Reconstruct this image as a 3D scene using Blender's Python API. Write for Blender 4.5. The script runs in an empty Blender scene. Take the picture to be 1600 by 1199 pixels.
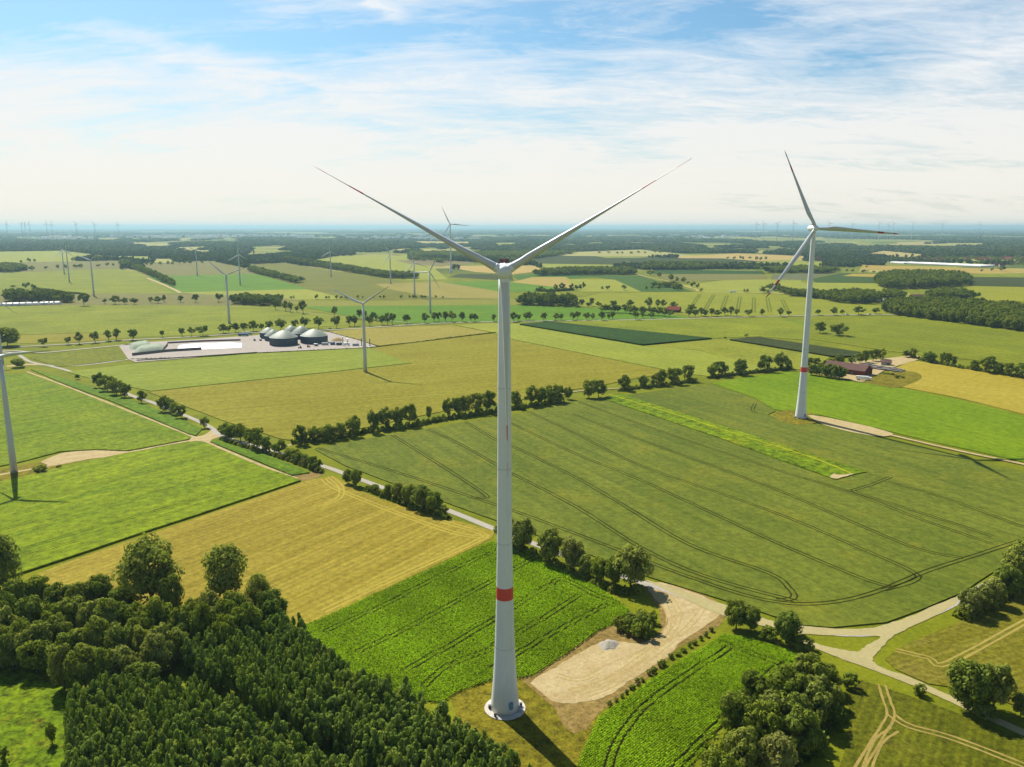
import bpy, bmesh, math, random
import numpy as np
from mathutils import Vector, Matrix
S = bpy.context.scene
COL = S.collection
PI = math.pi
R = math.radians

# ------------------------------------------------------------------ camera
FPX, CAMH, PITCH = 1260.0, 145.0, R(10.98)
cam = bpy.data.cameras.new('camera')
cam.sensor_fit = 'HORIZONTAL'
cam.sensor_width = 36.0
cam.lens = FPX / 1600 * 36.0
cam.clip_start = 1.0
cam.clip_end = 400000
co = bpy.data.objects.new('camera', cam)
COL.objects.link(co)
co.location = (0, 0, CAMH)
co.rotation_euler = (PI / 2 - PITCH, 0, 0)
S.camera = co

# ------------------------------------------------------------------ sun, sky, exposure
SUN_EL, SUN_AZ = R(48.0), R(-32.0)          # azimuth from +Y towards +X
EXPO = 0.92
S.view_settings.view_transform = 'Standard'
S.view_settings.look = 'None'
S.view_settings.exposure = EXPO
S.view_settings.gamma = 1.0
S.view_settings.use_curve_mapping = False
S.cycles.use_denoising = True
S.cycles.max_bounces = 6
S.cycles.volume_bounces = 0
S.cycles.transparent_max_bounces = 8
sun = bpy.data.lights.new('sun', 'SUN')
sun.energy = 5.0
sun.angle = R(0.53)
sun.color = (1.0, 0.94, 0.82)
so = bpy.data.objects.new('sun', sun)
COL.objects.link(so)
sdir = Vector((math.sin(SUN_AZ) * math.cos(SUN_EL), math.cos(SUN_AZ) * math.cos(SUN_EL), math.sin(SUN_EL)))
so.rotation_euler = sdir.to_track_quat('Z', 'Y').to_euler()
so.location = sdir * 5000

W = bpy.data.worlds.new('World')
S.world = W
W.use_nodes = True


class NT:
    """tiny node-tree helper"""
    def __init__(s, nt):
        s.nt = nt
        nt.nodes.clear()

    def n(s, t, **kw):
        nd = s.nt.nodes.new(t)
        for k, v in kw.items():
            if k.startswith('i_'):
                nd.inputs[k[2:].replace('_', ' ')].default_value = v
            else:
                setattr(nd, k, v)
        return nd

    def l(s, a, b):
        s.nt.links.new(a, b)

    def val(s, x, sock):
        if hasattr(x, 'is_linked'):
            s.l(x, sock)
        else:
            sock.default_value = x

    def math(s, op, a, b=0.0, c=None, clamp=False):
        m = s.n('ShaderNodeMath', operation=op, use_clamp=clamp)
        s.val(a, m.inputs[0])
        s.val(b, m.inputs[1])
        if c is not None:
            s.val(c, m.inputs[2])
        return m.outputs[0]

    def mix(s, f, a, b, blend='MIX'):
        m = s.n('ShaderNodeMix', data_type='RGBA', blend_type=blend)
        s.val(f, m.inputs[0])
        for x, k in ((a, 6), (b, 7)):
            if hasattr(x, 'is_linked'):
                s.l(x, m.inputs[k])
            else:
                m.inputs[k].default_value = (*x[:3], 1)
        return m.outputs[2]

    def ramp(s, fac, stops, interp='LINEAR'):
        r = s.n('ShaderNodeValToRGB')
        r.color_ramp.interpolation = interp
        el = r.color_ramp.elements
        while len(el) > 1:
            el.remove(el[-1])
        for i, (p, c) in enumerate(stops):
            e = el[0] if i == 0 else el.new(p)
            e.position = p
            e.color = (c, c, c, 1) if not hasattr(c, '__len__') else (*c, 1)
        s.l(fac, r.inputs[0])
        return r.outputs[0]

    def noise(s, vec, scale, detail=3.0, rough=0.55, dist=0.0):
        nz = s.n('ShaderNodeTexNoise')
        s.l(vec, nz.inputs['Vector'])
        nz.inputs['Scale'].default_value = scale
        nz.inputs['Detail'].default_value = detail
        nz.inputs['Roughness'].default_value = rough
        nz.inputs['Distortion'].default_value = dist
        return nz.outputs['Fac']

    def mapping(s, vec, loc=(0, 0, 0), rot=(0, 0, 0), scl=(1, 1, 1)):
        m = s.n('ShaderNodeMapping')
        s.l(vec, m.inputs['Vector'])
        m.inputs['Location'].default_value = loc
        m.inputs['Rotation'].default_value = rot
        m.inputs['Scale'].default_value = scl
        return m.outputs[0]


def build_world():
    t = NT(W.node_tree)
    sky = t.n('ShaderNodeTexSky', sky_type='NISHITA')
    sky.sun_disc = False
    sky.sun_elevation = SUN_EL
    sky.sun_rotation = SUN_AZ
    sky.altitude = 100
    sky.air_density = 1.0
    sky.dust_density = 1.2
    sky.ozone_density = 1.5
    tc = t.n('ShaderNodeTexCoord')
    sep = t.n('ShaderNodeSeparateXYZ')
    t.l(tc.outputs['Generated'], sep.inputs[0])
    z = t.math('MAXIMUM', sep.outputs[2], 0.0)
    # cirrus sheet: direction projected on a layer far above
    den = t.math('ADD', z, 0.20)
    cx = t.math('DIVIDE', sep.outputs[0], den)
    cy = t.math('DIVIDE', sep.outputs[1], den)
    cmb = t.n('ShaderNodeCombineXYZ')
    t.l(cx, cmb.inputs[0])
    t.l(cy, cmb.inputs[1])
    v = cmb.outputs[0]
    v1 = t.mapping(v, loc=(3.1, 0.7, 0), rot=(0, 0, R(28)), scl=(0.55, 1.25, 1))
    n1 = t.noise(v1, 1.1, 7.0, 0.62, 0.7)
    v2 = t.mapping(v, loc=(7.3, 4.2, 0), rot=(0, 0, R(58)), scl=(0.75, 2.0, 1))
    n2 = t.noise(v2, 1.3, 8.0, 0.66, 1.1)
    v3 = t.mapping(v, loc=(1.3, 9.2, 0), rot=(0, 0, R(10)), scl=(0.8, 1.0, 1))
    n3 = t.noise(v3, 0.25, 3.0, 0.5, 0.2)
    c = t.math('ADD', t.math('MULTIPLY', n1, 0.6), t.math('MULTIPLY', n2, 0.42))
    c = t.math('ADD', c, t.math('MULTIPLY', t.math('SUBTRACT', n3, 0.5), 0.42))
    low = t.ramp(z, [(0.0, 1.0), (0.06, 0.78), (0.12, 0.36), (0.18, 0.10), (0.30, 0.0), (1.0, 0.0)], 'B_SPLINE')
    thin = t.ramp(z, [(0.0, 0.0), (0.28, 0.0), (0.45, 0.5), (0.7, 0.9), (1.0, 1.0)], 'B_SPLINE')
    v4 = t.mapping(v, loc=(5.5, 2.2, 0), rot=(0, 0, R(40)), scl=(0.8, 2.2, 1))
    n4 = t.noise(v4, 4.5, 7.0, 0.7, 1.4)
    c = t.math('ADD', c, t.math('MULTIPLY', t.math('SUBTRACT', n4, 0.5), 0.34))
    c = t.math('ADD', c, t.math('MULTIPLY', low, 0.25))
    c = t.math('SUBTRACT', c, t.math('MULTIPLY', thin, 0.16))
    # broad gaps and streaks of the cirrus sheet, by heading (x/y) and height (z/y)
    ay = t.math('MAXIMUM', t.math('ABSOLUTE', sep.outputs[1]), 0.05)
    wob = t.math('MULTIPLY', t.math('SUBTRACT', n2, 0.5), 0.16)
    u = t.math('ADD', t.math('DIVIDE', sep.outputs[0], ay), wob)
    w = t.math('ADD', t.math('DIVIDE', z, ay), t.math('MULTIPLY', t.math('SUBTRACT', n1, 0.5), 0.16))
    for u0, w0, ru, rw, sl, amt in CIRRUS:
        du = t.math('SUBTRACT', u, u0)
        dw = t.math('SUBTRACT', t.math('SUBTRACT', w, w0), t.math('MULTIPLY', du, sl))
        e = t.math('ADD', t.math('POWER', t.math('ABSOLUTE', t.math('DIVIDE', du, ru)), 2.0), t.math('POWER', t.math('ABSOLUTE', t.math('DIVIDE', dw, rw)), 2.0))
        c = t.math('ADD', c, t.math('MULTIPLY', t.math('EXPONENT', t.math('MULTIPLY', e, -1.0)), amt))
    mask = t.ramp(c, [(0.40, 0.0), (0.51, 0.42), (0.65, 0.92), (1.0, 1.0)])
    ccol = t.mix(t.ramp(z, [(0.0, 0.0), (0.2, 1.0)]), CLOUD_LOW, CLOUD_HIGH)
    base = t.n('ShaderNodeVectorMath', operation='MULTIPLY')
    t.l(sky.outputs[0], base.inputs[0])
    base.inputs[1].default_value = SKY_TINT
    # clouds are expressed in the same units as the sky before its strength
    ccs = t.n('ShaderNodeVectorMath', operation='SCALE')
    t.l(ccol, ccs.inputs[0])
    ccs.inputs['Scale'].default_value = 1.0 / SKY_STRENGTH
    col = t.mix(mask, base.outputs[0], ccs.outputs[0])
    bg = t.n('ShaderNodeBackground')
    t.l(col, bg.inputs[0])
    bg.inputs[1].default_value = SKY_STRENGTH
    out = t.n('ShaderNodeOutputWorld')
    t.l(bg.outputs[0], out.inputs[0])


# heading, height, half widths, slope, amount (positive = more cloud)
CIRRUS = [(-0.30, 0.225, 0.13, 0.032, 0.0, -0.17), (-0.16, 0.215, 0.06, 0.020, 0.1, -0.10), (-0.60, 0.250, 0.14, 0.040, 0.0, -0.22),
          (-0.44, 0.268, 0.16, 0.026, 0.0, -0.22), (0.04, 0.235, 0.12, 0.025, -0.1, -0.09), (0.29, 0.205, 0.12, 0.020, -0.1, -0.05),
          (0.50, 0.250, 0.20, 0.030, 0.0, 0.03), (0.40, 0.175, 0.12, 0.016, 0.05, -0.06), (-0.40, 0.222, 0.20, 0.013, -0.35, 0.12),
          (-0.17, 0.27, 0.05, 0.012, -0.9, 0.14), (0.18, 0.262, 0.20, 0.03, -0.05, 0.08), (0.6, 0.20, 0.15, 0.03, 0.1, 0.07)]
SKY_STRENGTH = 0.062
SKY_TINT = (0.62, 0.90, 1.0)
CLOUD_LOW = (0.530, 0.490, 0.430)
CLOUD_HIGH = (0.470, 0.490, 0.510)
build_world()

# ------------------------------------------------------------------ helpers
KILL = 2.3                                   # light level x exposure: turns a seen colour into an albedo


def lin(c):
    c = c / 255.0
    return c / 12.92 if c <= 0.04045 else ((c + 0.055) / 1.055) ** 2.4


def alb(r, g, b, k=KILL * 1.12):
    """albedo of plants and soil, a little warmer than the eye's first guess"""
    wr, wb = (1.15, 0.38) if g >= r else (1.0, 0.66)
    return tuple(min(0.8, lin(x) / k * w) for x, w in ((r, wr), (g, 1.0), (b, wb)))


def albn(r, g, b, k=KILL):
    return tuple(min(0.8, lin(x) / k) for x in (r, g, b))


def P(px, py, z=0.0):
    """point of the ground plane seen at a photograph pixel (survey of the site)"""
    dx, dy = (px - 800) / FPX, (599.5 - py) / FPX
    d = Vector((dx, math.cos(PITCH) + dy * math.sin(PITCH), -math.sin(PITCH) + dy * math.cos(PITCH)))
    t = (z - CAMH) / d.z
    return Vector((d.x * t, d.y * t, z))


def mpp(p):
    """metres per photograph pixel at a point"""
    return (p.y * math.cos(PITCH) + (CAMH - p.z) * math.sin(PITCH)) / FPX


def height_at(p, py):
    """height above the ground point p that appears at row py"""
    a = PITCH - math.atan((599.5 - py) / FPX)
    return CAMH - p.y * math.tan(a)


def tag(o, label=None, cat=None, group=None, kind=None):
    if label:
        o['label'] = label
    if cat:
        o['category'] = cat
    if group:
        o['group'] = group
    if kind:
        o['kind'] = kind
    return o


def link(name, me, parent=None, mats=None):
    o = bpy.data.objects.new(name, me)
    COL.objects.link(o)
    if parent:
        o.parent = parent
    if mats is not None and me is not None:
        for m in (mats if isinstance(mats, (list, tuple)) else [mats]):
            me.materials.append(m)
    return o


def empty(name, loc, rz=0.0):
    o = bpy.data.objects.new(name, None)
    o.empty_display_size = 1
    COL.objects.link(o)
    o.location = loc
    o.rotation_euler = (0, 0, rz)
    return o


def npmesh(name, verts, faces, nper):
    """fast mesh from numpy arrays, all faces with nper corners"""
    me = bpy.data.meshes.new(name)
    verts = np.asarray(verts, dtype=np.float32)
    faces = np.asarray(faces, dtype=np.int32)
    me.vertices.add(len(verts))
    me.vertices.foreach_set('co', verts.ravel())
    nf = len(faces)
    me.loops.add(nf * nper)
    me.loops.foreach_set('vertex_index', faces.ravel())
    me.polygons.add(nf)
    me.polygons.foreach_set('loop_start', np.arange(0, nf * nper, nper, dtype=np.int32))
    me.polygons.foreach_set('loop_total', np.full(nf, nper, dtype=np.int32))
    me.update(calc_edges=True)
    return me


def bm_obj(name, bm, mats, parent=None, smooth=None):
    me = bpy.data.meshes.new(name)
    bm.normal_update()
    bm.to_mesh(me)
    bm.free()
    if smooth:
        for p in me.polygons:
            p.use_smooth = True
        try:
            me.set_sharp_from_angle(angle=smooth)
        except Exception:
            pass
    return link(name, me, parent, mats)


def add_box(bm, c, s, rz=0.0, mi=0):
    m = Matrix.Translation(c) @ Matrix.Rotation(rz, 4, 'Z') @ Matrix.Diagonal((*s, 1))
    r = bmesh.ops.create_cube(bm, size=1.0, matrix=m)
    for f in {f for v in r['verts'] for f in v.link_faces}:
        f.material_index = mi
    return r['verts']


def add_lathe(bm, prof, seg=24, c=(0, 0, 0), axis='Z', cap=True, mi=0):
    rings = []
    for r, h in prof:
        ring = []
        for k in range(seg):
            a = 2 * PI * k / seg
            if axis == 'Z':
                co_ = (c[0] + r * math.cos(a), c[1] + r * math.sin(a), c[2] + h)
            else:
                co_ = (c[0] + r * math.cos(a), c[1] + h, c[2] + r * math.sin(a))
            ring.append(bm.verts.new(co_))
        rings.append(ring)
    fs = []
    for a, b in zip(rings, rings[1:]):
        for k in range(seg):
            k2 = (k + 1) % seg
            q = (a[k], a[k2], b[k2], b[k])
            if axis == 'Y':
                q = q[::-1]
            fs.append(bm.faces.new(q))
    if cap:
        fs.append(bm.faces.new(rings[0][::-1] if axis == 'Z' else rings[0]))
        fs.append(bm.faces.new(rings[-1] if axis == 'Z' else rings[-1][::-1]))
    for f in fs:
        f.material_index = mi
    return fs


def add_bar(bm, a, b, r, seg=6, r2=None, mi=0):
    a, b = Vector(a), Vector(b)
    d = b - a
    q = d.to_track_quat('Z', 'Y').to_matrix().to_4x4()
    m = Matrix.Translation((a + b) / 2) @ q
    rr = bmesh.ops.create_cone(bm, cap_ends=True, segments=seg, radius1=r, radius2=r if r2 is None else r2, depth=d.length, matrix=m)
    for f in {f for v in rr['verts'] for f in v.link_faces}:
        f.material_index = mi


# ------------------------------------------------------------------ materials
MATS = {}


def plain(name, col, rough=0.6, metal=0.0, var=0.12, scale=1.0, bump=0.0, streak=0.0):
    if name in MATS:
        return MATS[name]
    m = bpy.data.materials.new(name)
    m.use_nodes = True
    t = NT(m.node_tree)
    geo = t.n('ShaderNodeNewGeometry')
    pos = geo.outputs['Position']
    n = t.noise(pos, scale, 5.0, 0.6)
    n2 = t.noise(pos, scale * 0.13, 3.0, 0.5)
    f = t.math('ADD', t.math('MULTIPLY', n, 0.6), t.math('MULTIPLY', n2, 0.4))
    f = t.ramp(f, [(0.3, 0.0), (0.7, 1.0)])
    c = t.mix(f, [x * (1 - var) for x in col], [min(1, x * (1 + var)) for x in col])
    if streak:
        sv = t.mapping(pos, scl=(2.2, 2.2, 0.03))
        sn = t.ramp(t.noise(sv, 1.0, 4.0, 0.6), [(0.45, 0.0), (0.75, 1.0)])
        c = t.mix(t.math('MULTIPLY', sn, streak), c, [x * 0.62 for x in col])
    b = t.n('ShaderNodeBsdfPrincipled')
    t.l(c, b.inputs['Base Color'])
    b.inputs['Roughness'].default_value = rough
    b.inputs['Metallic'].default_value = metal
    if rough >= 0.79:
        b.inputs['Specular IOR Level'].default_value = 0.03
    if bump:
        bp = t.n('ShaderNodeBump')
        bp.inputs['Strength'].default_value = bump
        bp.inputs['Distance'].default_value = 0.1
        t.l(n, bp.inputs['Height'])
        t.l(bp.outputs[0], b.inputs['Normal'])
    o = t.n('ShaderNodeOutputMaterial')
    t.l(b.outputs[0], o.inputs[0])
    MATS[name] = m
    return m


def crop(name, ca, cb, cc=None, ang=0.0, rows=0.0, row_amt=0.25, streak=0.5, big=0.012, mid=0.09, fine=1.3,
         fine_amt=0.35, bump=0.6, spots=0.0, spot_col=None, row_sharp=False):
    """field surface: two crop colours in broad patches, streaks along the drilling direction, leaf grain, rows"""
    m = bpy.data.materials.new(name)
    m.use_nodes = True
    t = NT(m.node_tree)
    geo = t.n('ShaderNodeNewGeometry')
    pos = geo.outputs['Position']
    along = t.mapping(pos, rot=(0, 0, -ang), scl=(1, 1, 1))       # x runs along the rows
    seed = random.random() * 900
    st = t.mapping(along, loc=(seed, seed * 0.3, 0), scl=(0.05, 1.0, 1.0))
    sh = t.mapping(pos, loc=(seed, -seed, 0))
    nb = t.noise(sh, big, 4.0, 0.6, 0.6)
    ns = t.noise(st, 0.16, 4.0, 0.6)
    nm = t.noise(sh, mid, 4.0, 0.6)
    ns2 = t.noise(t.mapping(along, loc=(seed, 0, 3), scl=(0.02, 1.0, 1.0)), 0.5, 3.0, 0.6)
    f = t.math('ADD', t.math('MULTIPLY', nb, 0.42), t.math('MULTIPLY', nm, 0.14))
    f = t.math('ADD', f, t.math('MULTIPLY', t.math('SUBTRACT', ns, 0.5), 0.55 * streak))
    f = t.math('ADD', f, t.math('MULTIPLY', t.math('SUBTRACT', ns2, 0.5), 0.40 * streak))
    f = t.ramp(f, [(0.14, 0.0), (0.42, 1.0)])
    c = t.mix(f, ca, cb)
    if cc is not None:
        g = t.ramp(t.noise(sh, big * 2.3, 3.0, 0.55, 0.4), [(0.55, 0.0), (0.72, 1.0)])
        c = t.mix(t.math('MULTIPLY', g, 0.5), c, cc)
    nf = t.noise(pos, fine, 3.0, 0.7)
    nf2 = t.noise(pos, fine * 0.3, 2.0, 0.6)
    gr = t.math('ADD', t.math('MULTIPLY', nf, 0.5), t.math('MULTIPLY', nf2, 0.5))
    fine_amt = fine_amt * 1.2
    gr = t.ramp(gr, [(0.36, 1.0 - 1.3 * fine_amt), (0.64, 1.0 + fine_amt)])
    hgt = nf
    c = t.mix(1.0, c, gr, 'MULTIPLY')
    if rows:
        wv = t.n('ShaderNodeTexWave', wave_type='BANDS', bands_direction='Y', wave_profile='SIN')
        t.l(along, wv.inputs['Vector'])
        wv.inputs['Scale'].default_value = 2 * PI / rows / 20.0 * 1.0
        wv.inputs['Distortion'].default_value = 0.6
        wv.inputs['Detail'].default_value = 1.0
        wv.inputs['Detail Scale'].default_value = 0.3
        brk = t.ramp(t.noise(st, 0.12, 3.0, 0.6), [(0.3, 0.25), (0.7, 1.0)])
        w = t.ramp(wv.outputs['Fac'], [(0.0, 0.0), (1.0, 1.0)] if not row_sharp else [(0.55, 0.0), (0.8, 1.0)])
        w = t.math('MULTIPLY', w, brk)
        c = t.mix(t.math('MULTIPLY', w, row_amt), c, [x * 0.55 for x in ca])
        hgt = t.math('SUBTRACT', nf, t.math('MULTIPLY', w, 0.4))
    if spots:
        sp = t.ramp(t.noise(sh, 0.05, 5.0, 0.7, 0.3), [(0.66, 0.0), (0.74, 1.0)])
        c = t.mix(t.math('MULTIPLY', sp, spots), c, spot_col or [x * 1.6 for x in cb])
    b = t.n('ShaderNodeBsdfPrincipled')
    t.l(c, b.inputs['Base Color'])
    b.inputs['Roughness'].default_value = 0.85
    b.inputs['Specular IOR Level'].default_value = 0.04
    bp = t.n('ShaderNodeBump')
    bp.inputs['Strength'].default_value = bump
    bp.inputs['Distance'].default_value = 0.35
    t.l(hgt, bp.inputs['Height'])
    t.l(bp.outputs[0], b.inputs['Normal'])
    o = t.n('ShaderNodeOutputMaterial')
    t.l(b.outputs[0], o.inputs[0])
    return m


def foliage(name, cols, trans=0.28, amount=0.45):
    """leaf material: every tree picks its own green, every leaf varies a little"""
    m = bpy.data.materials.new(name)
    m.use_nodes = True
    t = NT(m.node_tree)
    oi = t.n('ShaderNodeObjectInfo')
    at = t.n('ShaderNodeAttribute', attribute_name='tint')
    r = t.n('ShaderNodeValToRGB')
    el = r.color_ramp.elements
    el[0].position = 0
    el[0].color = (*cols[0], 1)
    el[1].position = 1
    el[1].color = (*cols[-1], 1)
    for i, c in enumerate(cols[1:-1], 1):
        e = el.new(i / (len(cols) - 1))
        e.color = (*c, 1)
    t.l(oi.outputs['Random'], r.inputs[0])
    br = t.math('ADD', 1.0 - amount, t.math('MULTIPLY', at.outputs['Fac'], 2 * amount))
    c = t.n('ShaderNodeVectorMath', operation='SCALE')
    t.l(r.outputs[0], c.inputs[0])
    t.l(br, c.inputs['Scale'])
    d = t.n('ShaderNodeBsdfDiffuse')
    t.l(c.outputs[0], d.inputs[0])
    tr = t.n('ShaderNodeBsdfTranslucent')
    c2 = t.mix(1.0, c.outputs[0], (1.15, 1.25, 0.55), 'MULTIPLY')
    t.l(c2, tr.inputs[0])
    mx = t.n('ShaderNodeMixShader')
    mx.inputs[0].default_value = trans
    t.l(d.outputs[0], mx.inputs[1])
    t.l(tr.outputs[0], mx.inputs[2])
    o = t.n('ShaderNodeOutputMaterial')
    t.l(mx.outputs[0], o.inputs[0])
    return m


LEAF = foliage('leaves', [(0.095, 0.125, 0.016), (0.150, 0.182, 0.020), (0.115, 0.150, 0.024), (0.185, 0.205, 0.028), (0.092, 0.130, 0.020)])
LEAF_PLANT = foliage('plantation_leaves', [(0.110, 0.165, 0.030), (0.165, 0.220, 0.034), (0.130, 0.180, 0.040), (0.200, 0.240, 0.044), (0.105, 0.160, 0.034)], 0.30)
LEAF_MAIZE = foliage('maize_leaf', [(0.215, 0.335, 0.010), (0.215, 0.335, 0.010)], 0.35, 0.4)
LEAF_FAR = foliage('distant_leaves', [(0.040, 0.066, 0.020), (0.060, 0.088, 0.022), (0.100, 0.120, 0.030), (0.044, 0.074, 0.022), (0.120, 0.135, 0.040)], 0.2, 0.4)
LEAF_LIGHT = foliage('light_leaves', [(0.165, 0.190, 0.032), (0.210, 0.225, 0.045), (0.135, 0.170, 0.030), (0.190, 0.190, 0.050)], 0.34)
BARK = plain('bark', (0.09, 0.075, 0.055), 0.9, var=0.3, scale=3)

# ------------------------------------------------------------------ ground
rng = np.random.default_rng(7)
random.seed(7)


def ground_material():
    m = bpy.data.materials.new('grass_ground')
    m.use_nodes = True
    t = NT(m.node_tree)
    pos = t.n('ShaderNodeNewGeometry').outputs['Position']
    n1 = t.noise(pos, 0.03, 5.0, 0.6)
    n2 = t.noise(pos, 0.6, 4.0, 0.65)
    f = t.math('ADD', t.math('MULTIPLY', n1, 0.5), t.math('MULTIPLY', n2, 0.5))
    f = t.ramp(f, [(0.35, 0.0), (0.65, 1.0)])
    grass = t.mix(f, alb(105, 125, 40), alb(158, 172, 58))
    # the farmland far out: a patchwork of parcels
    vm = t.mapping(pos, rot=(0, 0, R(24)), scl=(1 / 620, 1 / 330, 1))
    vo = t.n('ShaderNodeTexVoronoi', distance='CHEBYCHEV')
    t.l(vm, vo.inputs['Vector'])
    vo.inputs['Scale'].default_value = 1.0
    vo.inputs['Randomness'].default_value = 0.8
    sp = t.n('ShaderNodeSeparateColor')
    t.l(vo.outputs['Color'], sp.inputs[0])
    patch = t.ramp(sp.outputs[0], [(0.0, alb(95, 120, 60)), (0.25, alb(140, 160, 80)), (0.45, alb(165, 180, 105)),
                                   (0.6, alb(80, 105, 60)), (0.72, alb(190, 185, 120)), (0.85, alb(215, 195, 140)), (1.0, alb(120, 145, 70))])
    ln = t.n('ShaderNodeVectorMath', operation='LENGTH')
    t.l(pos, ln.inputs[0])
    mr = t.n('ShaderNodeMapRange')
    t.l(ln.outputs['Value'], mr.inputs['Value'])
    mr.inputs['From Min'].default_value = 2400
    mr.inputs['From Max'].default_value = 2900
    c = t.mix(mr.outputs[0], grass, patch)
    b = t.n('ShaderNodeBsdfPrincipled')
    t.l(c, b.inputs['Base Color'])
    b.inputs['Roughness'].default_value = 0.9
    b.inputs['Specular IOR Level'].default_value = 0.04
    bp = t.n('ShaderNodeBump')
    bp.inputs['Strength'].default_value = 0.5
    bp.inputs['Distance'].default_value = 0.3
    t.l(n2, bp.inputs['Height'])
    t.l(bp.outputs[0], b.inputs['Normal'])
    o = t.n('ShaderNodeOutputMaterial')
    t.l(b.outputs[0], o.inputs[0])
    return m


GX, GY0, GY1 = 90000.0, -1500.0, 130000.0
bm = bmesh.new()
xs = [-GX, -20000, -6000, -2000, -700, 0, 700, 2000, 6000, 20000, GX]
ys = [GY0, 0, 300, 700, 1500, 3500, 9000, 25000, 60000, GY1]
gv = [[bm.verts.new((x, y, 0)) for x in xs] for y in ys]
for j in range(len(ys) - 1):
    for i in range(len(xs) - 1):
        bm.faces.new((gv[j][i], gv[j][i + 1], gv[j + 1][i + 1], gv[j + 1][i]))
tag(bm_obj('ground', bm, ground_material()), kind='structure')


def ang(a, b):
    d = P(*b) - P(*a)
    return math.atan2(d.y, d.x)


FIELD_N = [0]


def ground_poly(px, z, step=14.0, jit=0.25):
    pts = [P(x, y, z) for x, y in px]
    out = []
    for a, b in zip(pts, pts[1:] + pts[:1]):
        L = (b - a).length
        n = max(1, min(24, int(L / step)))
        nr = Vector((-(b - a).y, (b - a).x, 0)).normalized()
        for k in range(n):
            q = a.lerp(b, k / n)
            if k:
                q = q + nr * random.uniform(-jit, jit)
            out.append(q)
    return out


def field(name, px, mat, h=None, jit=0.3):
    """a crop standing h metres high over its parcel, with its own edges"""
    FIELD_N[0] += 1
    if h is None:
        h = 0.22 + 0.0045 * FIELD_N[0]
    pts = ground_poly(px, h, jit=jit)
    bm = bmesh.new()
    top = [bm.verts.new(p) for p in pts]
    bot = [bm.verts.new((p.x, p.y, -0.3)) for p in pts]
    f = bm.faces.new(top)
    f.normal_update()
    if f.normal.z < 0:
        f.normal_flip()
    n = len(top)
    for i in range(n):
        j = (i + 1) % n
        bm.faces.new((bot[i], bot[j], top[j], top[i]))
    bmesh.ops.recalc_face_normals(bm, faces=bm.faces)
    bmesh.ops.triangulate(bm, faces=[f])
    o = bm_obj(name, bm, mat)
    return tag(o, kind='structure')


def smooth_line(pts, n=6):
    """Catmull-Rom through points"""
    out = []
    for i in range(len(pts) - 1):
        p0 = pts[max(0, i - 1)]
        p1, p2 = pts[i], pts[i + 1]
        p3 = pts[min(len(pts) - 1, i + 2)]
        for k in range(n):
            t = k / n
            out.append(0.5 * ((2 * p1) + (p2 - p0) * t + (2 * p0 - 5 * p1 + 4 * p2 - p3) * t * t + (3 * p1 - p0 - 3 * p2 + p3) * t ** 3))
    out.append(pts[-1])
    return out


def ribbon_bm(bm, line, w, z, off=0.0, jit=0.0, thick=0.0):
    n = len(line)
    L, Rr = [], []
    for i in range(n):
        d = (line[min(i + 1, n - 1)] - line[max(i - 1, 0)])
        d.z = 0
        d.normalize()
        nr = Vector((-d.y, d.x, 0))
        ww = w if not hasattr(w, '__len__') else w[0] + (w[1] - w[0]) * i / (n - 1)
        a = line[i] + nr * (off + ww / 2 + random.uniform(-jit, jit))
        b = line[i] + nr * (off - ww / 2 + random.uniform(-jit, jit))
        L.append(bm.verts.new((a.x, a.y, z)))
        Rr.append(bm.verts.new((b.x, b.y, z)))
    for i in range(n - 1):
        bm.faces.new((Rr[i], Rr[i + 1], L[i + 1], L[i]))


def road(name, px, w, mat, z=0.05, jit=0.12, n=8):
    line = smooth_line([P(x, y) for x, y in px], n)
    bm = bmesh.new()
    ribbon_bm(bm, line, w, z, jit=jit)
    return tag(bm_obj(name, bm, mat), kind='structure')


def sheet(name, px, mat, z, jit=0.35, step=2.5, smooth=True):
    pts = ground_poly(px, z, step=step, jit=jit)
    if smooth:
        q = [P(x, y, z) for x, y in px]
        loop = smooth_line(q[-2:] + q + q[:2], 6)[12:-11]
        pts = [p + Vector((random.uniform(-jit, jit), random.uniform(-jit, jit), 0)) for p in loop[:len(q) * 6]]
    bm = bmesh.new()
    f = bm.faces.new([bm.verts.new(p) for p in pts])
    f.normal_update()
    if f.normal.z < 0:
        f.normal_flip()
    bmesh.ops.triangulate(bm, faces=[f])
    return tag(bm_obj(name, bm, mat), kind='structure')


TRAM = plain('shaded_trampled_soil', alb(58, 64, 28), 0.95, var=0.3, scale=0.8)  # bare soil, darkened so the colour carries the shade of grooves in the wheat
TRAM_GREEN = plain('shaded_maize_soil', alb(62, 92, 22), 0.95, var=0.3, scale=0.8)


def tramlines(px_lines, z, gap=2.2, w=0.72, mat=None, name='wheel_track', smooth=5):
    """sprayer wheel tracks: bare strips pressed into the crop"""
    bm = bmesh.new()
    for i, px in enumerate(px_lines):
        line = smooth_line([P(x, y, z) for x, y in px], smooth)
        fine = []
        for a, b in zip(line, line[1:]):
            k = max(1, int((b - a).length / 6))
            fine += [a.lerp(b, q / k) for q in range(k)]
        fine.append(line[-1])
        for s in (-1, 1):
            ribbon_bm(bm, fine, w, z + 0.015 + 0.004 * (i % 7), off=s * gap / 2 + random.uniform(-0.05, 0.05), jit=0.12)
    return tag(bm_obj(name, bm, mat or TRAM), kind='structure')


# ---- crop looks
def look(ca, cb, cc=None, **k):
    return dict(ca=alb(*ca), cb=alb(*cb), cc=alb(*cc) if cc else None, **k)


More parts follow.
